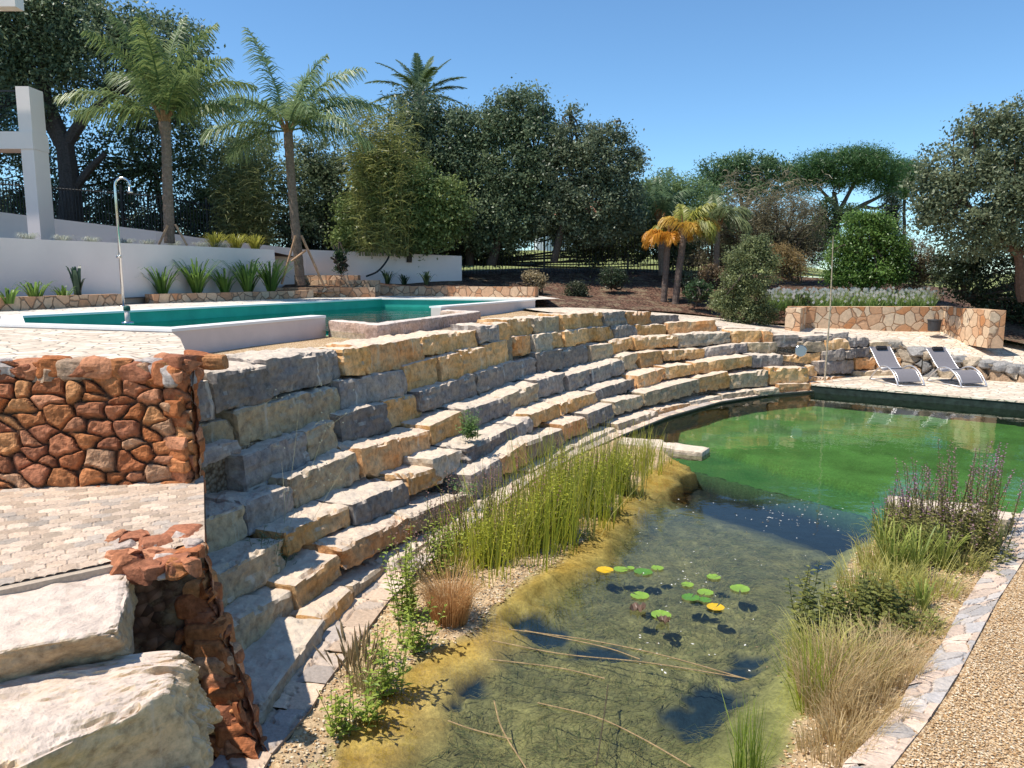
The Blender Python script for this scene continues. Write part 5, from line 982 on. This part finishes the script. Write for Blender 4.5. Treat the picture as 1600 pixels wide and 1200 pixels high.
wisp(735, 678, 4, "bright green weed tuft halfway along the stepped wall", 702, 40, .36, (.10, .20, .05), (.25, .38, .12)); wisp(520, 775, 3, "tiny green weed on the shaded ledge", 703, 10, .14); wisp(480, 885, 4, "small green weed right of the bushy one", 704, 10, .22)
wisp(730, 765, 6, "little weed at the foot of the wall behind the rushes", 705, 10, .2, (.10, .20, .05), (.25, .38, .12)); wisp(868, 735, 6, "pale upright weed at the wall foot above the rushes", 706, 8, .6, (.14, .2, .06), (.3, .36, .12))
# dry stalks hanging before the near part of the wall
mb = MB(); g = np.random.default_rng(12)
for i in range(46):
    px, py = g.uniform(400, 560), g.uniform(600, 780); d = 6.9+g.uniform(-.5, .8); a = pd(px, py, d); ang = g.uniform(-.2, 2.6); l = g.uniform(.08, .26); e = a+np.array([math.cos(ang)*l, g.normal()*.05, math.sin(ang)*l]); ribbon(mb, [a, (a+e)/2+[0, 0, .015], e], .0035, (.40, .38, .24), side=np.array([0, 0, 1.]))
    mb.add([e+[-.007, 0, 0], e+[0, 0, -.008], e+[.007, 0, 0], e+[0, 0, .008]], [(0, 1, 2, 3)], (.55, .55, .4))
for px0, py0, px1, py1 in [(425, 905, 405, 700), (430, 905, 470, 610), (420, 905, 520, 640), (440, 900, 440, 720), (436, 905, 555, 700), (425, 905, 385, 780)]:
    a, e = pd(px0, py0, 6.2), pd(px1, py1, 6.8); ribbon(mb, smooth_path([a, (a+e)/2+[.03, 0, .06], e], 4), .004, (.34, .34, .2), side=np.array([1., 0, 0]))
o = mb.build("dry_stalks", M_reed); tag(o, "thin dry flower stalks arching in front of the near grey blocks", "stalks", kind="stuff")
# right bank plants
plant("rush", "rush_clump", "upright green rushes standing alone at the bottom edge of the pond", "rushes", 1168, 1215, -.08, 720, 75, .50, .07, (.12, .19, .02), (.34, .40, .07), .007)
plant("rush", "rush_clump", "yellow green rush clump rising from the shallow water right of the lone one", "rushes", 1268, 1120, -.04, 721, 80, .58, .07, (.20, .26, .02), (.44, .46, .06), .007)
dg = [(1300, 1110, .45, .16, "dry straw grass right of the yellow green rushes"), (1340, 1080, .48, .18, "dry straw grass in the middle of the right bank"), (1390, 1060, .40, .18, "dry straw grass nearest the kerb"), (1330, 1150, .30, .17, "low dry grass at the near end of the right bank"), (1370, 1120, .30, .16, "low dry grass tuft by the narrow part of the kerb"), (1310, 1050, .40, .14, "dry grass below the mint bush"), (1420, 1020, .25, .16, "sparse dry grass right of the mint bush")]
for i, (px, py, h_, sp__, lab) in enumerate(dg): plant("tuft", "dry_grass", lab, "grass", px, py, .04, 730+i, 420, h_, sp__, (.36, .25, .09), (.64, .48, .21), .0045, (.64, .47, .25), "dry grasses on the right bank")
mt = [(1290, 1000, .35, 14, "dark leafy mint nearest the water"), (1330, 975, .36, 34, "leafy mint bush, left part of the thicket"), (1375, 960, .36, 36, "leafy mint bush, middle of the thicket"), (1415, 985, .26, 26, "leafy mint bush beside the bare gravel"), (1350, 1010, .28, 26, "leafy mint bush above the straw grass"), (1275, 960, .42, 8, "dark tall mint stalk leaning over the water")]
for i, (px, py, h_, n, lab) in enumerate(mt): plant("weed", "mint_bush", lab, "herb", px, py, .05, 750+i, int(n*1.6), h_, .19, (.10, .115, .028), (.27, .27, .07), .022, None, "mint on the right bank")
ir = [(1395, 905, .42, "sword leaved iris clump beside the mint thicket"), (1430, 910, .40, "sword leaved iris clump in the middle of the right bank"), (1470, 895, .38, "sword leaved iris clump nearer the kerb"), (1440, 960, .22, "small iris on the bare gravel"), (1380, 870, .34, "iris clump at the water edge")]
for i, (px, py, h_, lab) in enumerate(ir):
    p = at(px, py, .03); strappy("iris_clump", lab, "iris", p, h_*1.25, 60, (.14, .20, .03), (.42, .44, .10), .017, .70, 770+i, "irises on the right bank", .35, M_reed)
ls = [(1430, 850, .60, 26, "loosestrife nearest the water beside the white slab"), (1470, 850, .70, 30, "loosestrife clump behind the irises"), (1500, 845, .82, 30, "tallest purple loosestrife of the right bank"), (1535, 835, .75, 26, "purple loosestrife nearest the kerb"), (1450, 815, .55, 24, "loosestrife clump behind the white slab"), (1520, 870, .5, 24, "loosestrife low clump over the gravel"), (1400, 835, .4, 16, "reddish loosestrife leaning over the water"), (1485, 880, .45, 20, "bushy loosestrife foot between iris and kerb")]
for i, (px, py, h_, n, lab) in enumerate(ls): plant("spike", "loosestrife", lab, "flowering plant", px, py, .05, 790+i, int(n*1.1), h_*1.25, .26, (.17, .15, .05), (.33, .29, .11), .008, (.34, .20, .22) if i % 3 else (.42, .20, .36), "loosestrife on the right bank")
for i, (px, py, lab) in enumerate([(1425, 875, "green rush clump behind the irises"), (1480, 870, "green rush clump among the loosestrife"), (1400, 815, "fine fan of rushes where bank meets deep water"), (1545, 860, "short rush clump beside the kerb")]): plant("rush", "rush_clump", lab, "rushes", px, py, .02, 810+i, 120, .42, .15, (.10, .15, .03), (.30, .34, .08), .007, None, "rushes of the right bank")

# lily pads
M_pad = mat_leaf("lily pad", .12, .3)
def pad(px, py, wpx, label, kind):
    p = at(px, py, .006); r = wpx/2*math.hypot(p[1], H)/F*1.0; g = np.random.default_rng(int(px*7+py)); n = 26; cut = g.uniform(0, 6.28)
    cols = {'g': (.10, .24, .035), 'l': (.22, .36, .05), 'y': (.72, .44, .02), 'b': (.16, .10, .07)}; c = np.array(cols[kind]); V = [(0, 0, 0)]; col = [c*.9]
    amp = {'b': .30}.get(kind, .03)
    for ring_ in (.5, 1.0):
        for k_ in range(n+1):
            a = cut+.13+(6.283-.26)*k_/n; rr = r*ring_*(1+amp*.4*g.normal()*ring_); z_ = (.004+amp*.10*abs(g.normal()))*ring_**3; V.append((rr*math.cos(a), rr*math.sin(a), z_)); col.append(c*g.uniform(.9, 1.12))
    f = [(0, i+1, i+2) for i in range(n)]+[(i+1, n+2+i, n+3+i, i+2) for i in range(n)]
    o = MB().add(V, f, np.array(col)).build("lily_pad", M_pad); o.location = tuple(p); return tag(o, label, "lily pad", "water lily pads")
for a in [(945, 891, 26, "yellow lily pad at the left end of the upper row", 'y'), (970, 890, 22, "green lily pad touching the left yellow one", 'l'), (985, 888, 13, "tiny lily pad in the upper row", 'l'), (1005, 894, 28, "largest dark green lily pad of the upper row", 'g'), (1027, 888, 19, "green lily pad at the right end of the upper row", 'l'), (1000, 931, 28, "lone yellow green pad above the brown withered one", 'l'), (1033, 961, 30, "pale green pad lowest of all lily pads", 'l'),
          (1115, 902, 21, "pale green pad at the top of the right group", 'l'), (1074, 914, 19, "small pad beside the floating bits", 'l'), (1156, 920, 29, "oval green pad farthest right", 'l'), (1079, 934, 27, "glossy dark pad with raised edge in the right group", 'g'), (1102, 926, 24, "green pad partly behind the glossy dark one", 'l'), (1101, 938, 19, "green pad between glossy dark and yellow pads", 'g'), (1118, 949, 26, "yellow pad at the right group's lower end", 'y'), (996, 952, 24, "brown withered pad below the lone yellow green one", 'b'), (1036, 971, 20, "purplish brown withered pad under the lowest green one", 'b')]: pad(*a)
# slabs of the divider
def stone_at(name, cx, cy, lx, ly, zt_, th, yaw, seed, label, mat=M_pal, cat="stone slab", cell=.035):
    p = at(cx, cy, zt_); ca, sa = math.cos(yaw), math.sin(yaw); c8 = [(p[0]+x*lx/2*ca-y*ly/2*sa, p[1]+x*lx/2*sa+y*ly/2*ca, z_) for z_ in (zt_-th, zt_) for x, y in ((-1, -1), (1, -1), (1, 1), (-1, 1))]
    V, Fq = rock(c8, cell, seed, .6, .03, .03); o = MB().add(V, Fq).build(name, mat); return tag(o, label, cat, "pale slabs ending the divider wall")
stone_at("stone_slab", 1055, 697, 1.0, .42, .07, .15, math.radians(-30), 820, "flat pale slab jutting into the pond from the left rushes")
stone_at("stone_slab", 1000, 690, .7, .5, .06, .15, math.radians(-20), 821, "flat slab half hidden behind the farthest rushes")
stone_at("stone_slab", 1462, 788, 1.0, .42, .10, .3, math.radians(-25), 822, "pale slab among the loosestrife where green water begins")
stone_at("stone_slab", 1560, 803, .7, .35, .12, .25, math.radians(-20), 823, "pale slab near the kerb at the edge of the green water")
# reed stems lying on the water
for i, (P, lab) in enumerate([([(795, 983), (920, 1000), (1040, 1025), (1170, 1062)], "uppermost reed stem lying across the water"), ([(770, 1001), (880, 1022), (1010, 1035), (1165, 1060)], "second reed stem across the water, meeting the uppermost at its tip"), ([(765, 1030), (870, 1043), (945, 1060)], "short reed stem below the two long crossing ones"), ([(840, 1098), (930, 1120), (1000, 1152), (1080, 1198)], "long reed stem slanting to the bottom edge"), ([(772, 1095), (785, 1140), (825, 1205)], "reed stem running down at the bottom left of the water"), ([(950, 1070), (945, 1110), (932, 1195)], "dark thin reed stem pointing straight to the bottom"), ([(700, 1126), (740, 1140), (800, 1155)], "faint reed stem near the left dark hollow"), ([(820, 985), (940, 1010), (1000, 1030)], "thin pale reed stem between the two long ones")]):
    o = MB().tube(smooth_path([at(*p, .008) for p in P], 6), [.0045]*(6*(len(P)-1)+1), 5, (.42, .29, .15) if i != 5 else (.10, .08, .05)).build("fallen_reed", M_bark); tag(o, lab, "reed stem", "fallen reed stems on the water")
# floating petals and bits
mb = MB(); g = np.random.default_rng(33)
for i in range(230):
    if i < 90: px, py = g.normal(1240, 45), g.normal(805, 14)
    elif i < 110: px, py = g.normal(1085, 25), g.normal(905, 8)
    else: px, py = g.uniform(960, 1290), g.uniform(780, 1060)
    px = min(max(px, 1000), 1360); p = at(px, py, .006); r = g.uniform(.005, .016); a = g.uniform(0, 6); c = (.75, .72, .66) if g.random() < .75 else (.3, .2, .1)
    mb.add([p+[r*math.cos(a+k_*1.57)*(1 if k_ % 2 else .5), r*math.sin(a+k_*1.57)*(1 if k_ % 2 else .5), .001*k_] for k_ in range(4)], [(0, 1, 2, 3)], c)
o = mb.build("floating_petals", M_pad); tag(o, "pale petals and bits floating on the pond", "petals", kind="stuff")
# loose pebbles on the banks and the path edge
ico = np.array([(0, 0, 1), (.9, 0, .2), (.28, .85, .2), (-.72, .53, .2), (-.72, -.53, .2), (.28, -.85, .2), (0, 0, -.6)]); icf = np.array([(0, 1, 2), (0, 2, 3), (0, 3, 4), (0, 4, 5), (0, 5, 1), (6, 2, 1), (6, 3, 2), (6, 4, 3), (6, 5, 4), (6, 1, 5)])
def pebbles(label, pts, rmin, rmax, cols, seed):
    g = np.random.default_rng(seed); n = len(pts); cols = np.array(cols); s = g.uniform(rmin, rmax, (n, 1, 1)); a = g.uniform(0, 6.28, n); ca, sa = np.cos(a), np.sin(a); A = ico*np.array([1, .72, .5]); V = np.stack([A[None, :, 0]*ca[:, None]-A[None, :, 1]*sa[:, None], A[None, :, 0]*sa[:, None]+A[None, :, 1]*ca[:, None], np.tile(A[:, 2], (n, 1))], 2)*s*g.uniform(.75, 1.3, (n, 7, 1))+pts[:, None, :]
    Fq = (icf[None]+(np.arange(n)*7)[:, None, None]).reshape(-1, 3); c = np.repeat(cols[g.integers(0, len(cols), n)]*g.uniform(.75, 1.2, (n, 1)), 7, 0); o = MB().add(V.reshape(-1, 3), Fq, np.clip(c, 0, 1)).build("pebbles", M_cob, smooth=False); return tag(o, label, "pebbles", kind="stuff")
PC = [(.56, .37, .19), (.68, .51, .32), (.46, .27, .12), (.76, .64, .47), (.36, .22, .11), (.60, .43, .25)]
g = np.random.default_rng(8); Qm = (np.minimum(d0, 3) > -.05) & (dc < 0) & (d0 < 1.2); Qr = (e0 > -.05) & (e0 < 3) & (dr < 0) & (dv < 0)
sel = np.where((Qm | Qr) & (Q[:, 1] < 9))[0]; pk_ = g.choice(sel, min(26000, len(sel)*3)); pts = np.c_[Q[pk_]+g.uniform(-.02, .02, (len(pk_), 2)), z[pk_]+.004]
pebbles("small golden pebbles covering both pond banks", pts, .006, .015, PC, 1)
n = 42000; t_ = g.random(n)*(len(RQ)-1)*.62; k_ = t_.astype(int); f_ = (t_-k_)[:, None]; base = (RP*.3+RQ*.7)[k_]*(1-f_)+(RP*.3+RQ*.7)[k_+1]*f_; off = g.random(n)**1.3*2.6
pts = np.c_[base[:, 0]+off+.12, base[:, 1]-off*.25, np.full(n, .120)]; pebbles("loose golden pebbles of the gravel path", pts, .004, .0095, PC, 2)
# hair-like weed lying on the near pond bed
mb = MB(); g = np.random.default_rng(71); ok = np.where((d1 < -.1) & (e1 < -.05) & (dv < -1.6) & (hm[:, 0] < .5) & (Q[:, 1] < 9.5) & (Q[:, 1] > 3.6))[0]
for k_ in g.choice(ok, 11000):
    p = np.array([*Q[k_], z[k_]+.01]); a = 2.2*vn(p[None]*[1, 1, 0], .8, 5)[0]*2+g.normal()*.5; l = g.uniform(.05, .17); v = np.array([math.cos(a), math.sin(a), 0])*l; w_ = np.array([-v[1], v[0], 0])*g.normal()*.3
    c = np.array([(.22, .20, .07), (.30, .26, .10), (.12, .15, .05), (.36, .28, .12), (.10, .10, .05)][g.integers(0, 5)])*g.uniform(.7, 1.2); ribbon(mb, [p, p+v*.5+w_+[0, 0, .008], p+v+[0, 0, .002]], .0038, c, side=np.array([-v[1], v[0], .01]))
o = mb.build("pond_weed", M_reed); tag(o, "hair-like olive weed lying on the shallow pond bed", "pond weed", kind="stuff")
# more growth on the banks
for i, (px, py, h_, n, lab) in enumerate([(650, 900, .55, 16, "sparse thin stalks left of the rushes by the kerb"), (690, 862, .7, 18, "tall bare stalks before the wall at the near end of the rushes"), (735, 850, .8, 18, "tall bare stalks behind the nearest rushes"), (765, 835, .8, 14, "thin dark stalks above the second rush clump")]):
    plant("spike", "flowering_weed", lab, "weed", px, py, .03, 860+i, n, h_, .16, (.13, .13, .05), (.26, .22, .10), .008, (.28, .16, .14), "thin stalks along the left kerb")
for i, (px, py, h_, n, lab) in enumerate([(760, 880, .5, 18, "leafy yellow green growth among the nearest rushes"), (815, 860, .65, 22, "leafy yellow green growth in the near middle of the rushes"), (870, 840, .7, 24, "leafy yellow green growth in the middle of the rushes"), (920, 800, .7, 24, "leafy yellow green growth in the far middle of the rushes"), (965, 765, .6, 20, "leafy yellow green growth near the far end of the rushes"), (890, 800, .75, 22, "leafy yellow green growth behind the middle rushes")]):
    plant("weed", "leafy_weed", lab, "weed", px, py, .02, 870+i, n*2, h_, .18, (.26, .28, .02), (.54, .54, .07), .014, None, "leafy growth among the rushes")
for i, (px, py, h_, lab) in enumerate([(1360, 1020, .32, "straw grass between mint and kerb"), (1440, 985, .22, "thin straw tuft on the bare gravel"), (1300, 1170, .26, "straw tuft at the very front of the right bank"), (1475, 930, .24, "straw tuft beside the kerb below the irises"), (1290, 1085, .42, "tall straw grass beside the yellow green rushes"), (1410, 1045, .24, "straw tuft overhanging the kerb")]):
    plant("tuft", "dry_grass", lab, "grass", px, py, .05, 880+i, 380, h_, .18, (.36, .25, .09), (.64, .48, .21), .0045, (.64, .47, .25), "dry grasses on the right bank")
for i, (px, py, h_, n, lab) in enumerate([(1450, 880, .5, 34, "bushy brown green growth behind the irises"), (1510, 862, .55, 34, "bushy brown green growth between loosestrife and kerb"), (1410, 860, .45, 30, "bushy growth leaning to the water behind the irises"), (1545, 880, .3, 24, "low bushy growth against the kerb"), (1500, 900, .25, 22, "low green growth on gravel beside the kerb")]):
    plant("weed", "bushy_growth", lab, "weed", px, py, .04, 890+i, n*2, h_, .22, (.13, .14, .035), (.32, .30, .09), .016, None, "bushy growth on the right bank")
for i, (px, py, h_, lab) in enumerate([(1400, 930, .45, "yellow green grass between mint and irises"), (1450, 935, .4, "yellow green grass below the irises"), (1350, 930, .42, "yellow green grass at the water before the mint"), (1425, 990, .3, "yellow green grass right of the mint thicket"), (1500, 895, .38, "yellow green grass in front of the loosestrife"), (1375, 885, .42, "yellow green grass at the water beside the irises"), (1280, 1050, .5, "yellow green grass in the shallows above the straw grass"), (1330, 1060, .4, "yellow green grass mixed into the straw grass")]):
    plant("tuft", "bank_grass", lab, "grass", px, py, .03, 910+i, 260, h_, .20, (.22, .23, .03), (.52, .50, .10), .007, (.60, .54, .18), "yellow green grasses on the right bank")
tree("shrub", "low dark growth screening the lawn behind the picket fence", "shrub", 28.4, [(740, 395, 50, 16), (800, 398, 30, 14), (600, 395, 60, 14), (930, 398, 26, 14), (985, 392, 36, 20), (1060, 395, 40, 22), (680, 385, 30, 20)], 16000, .10, .28, (.035, .055, .025), (.14, .17, .07), (), 95)
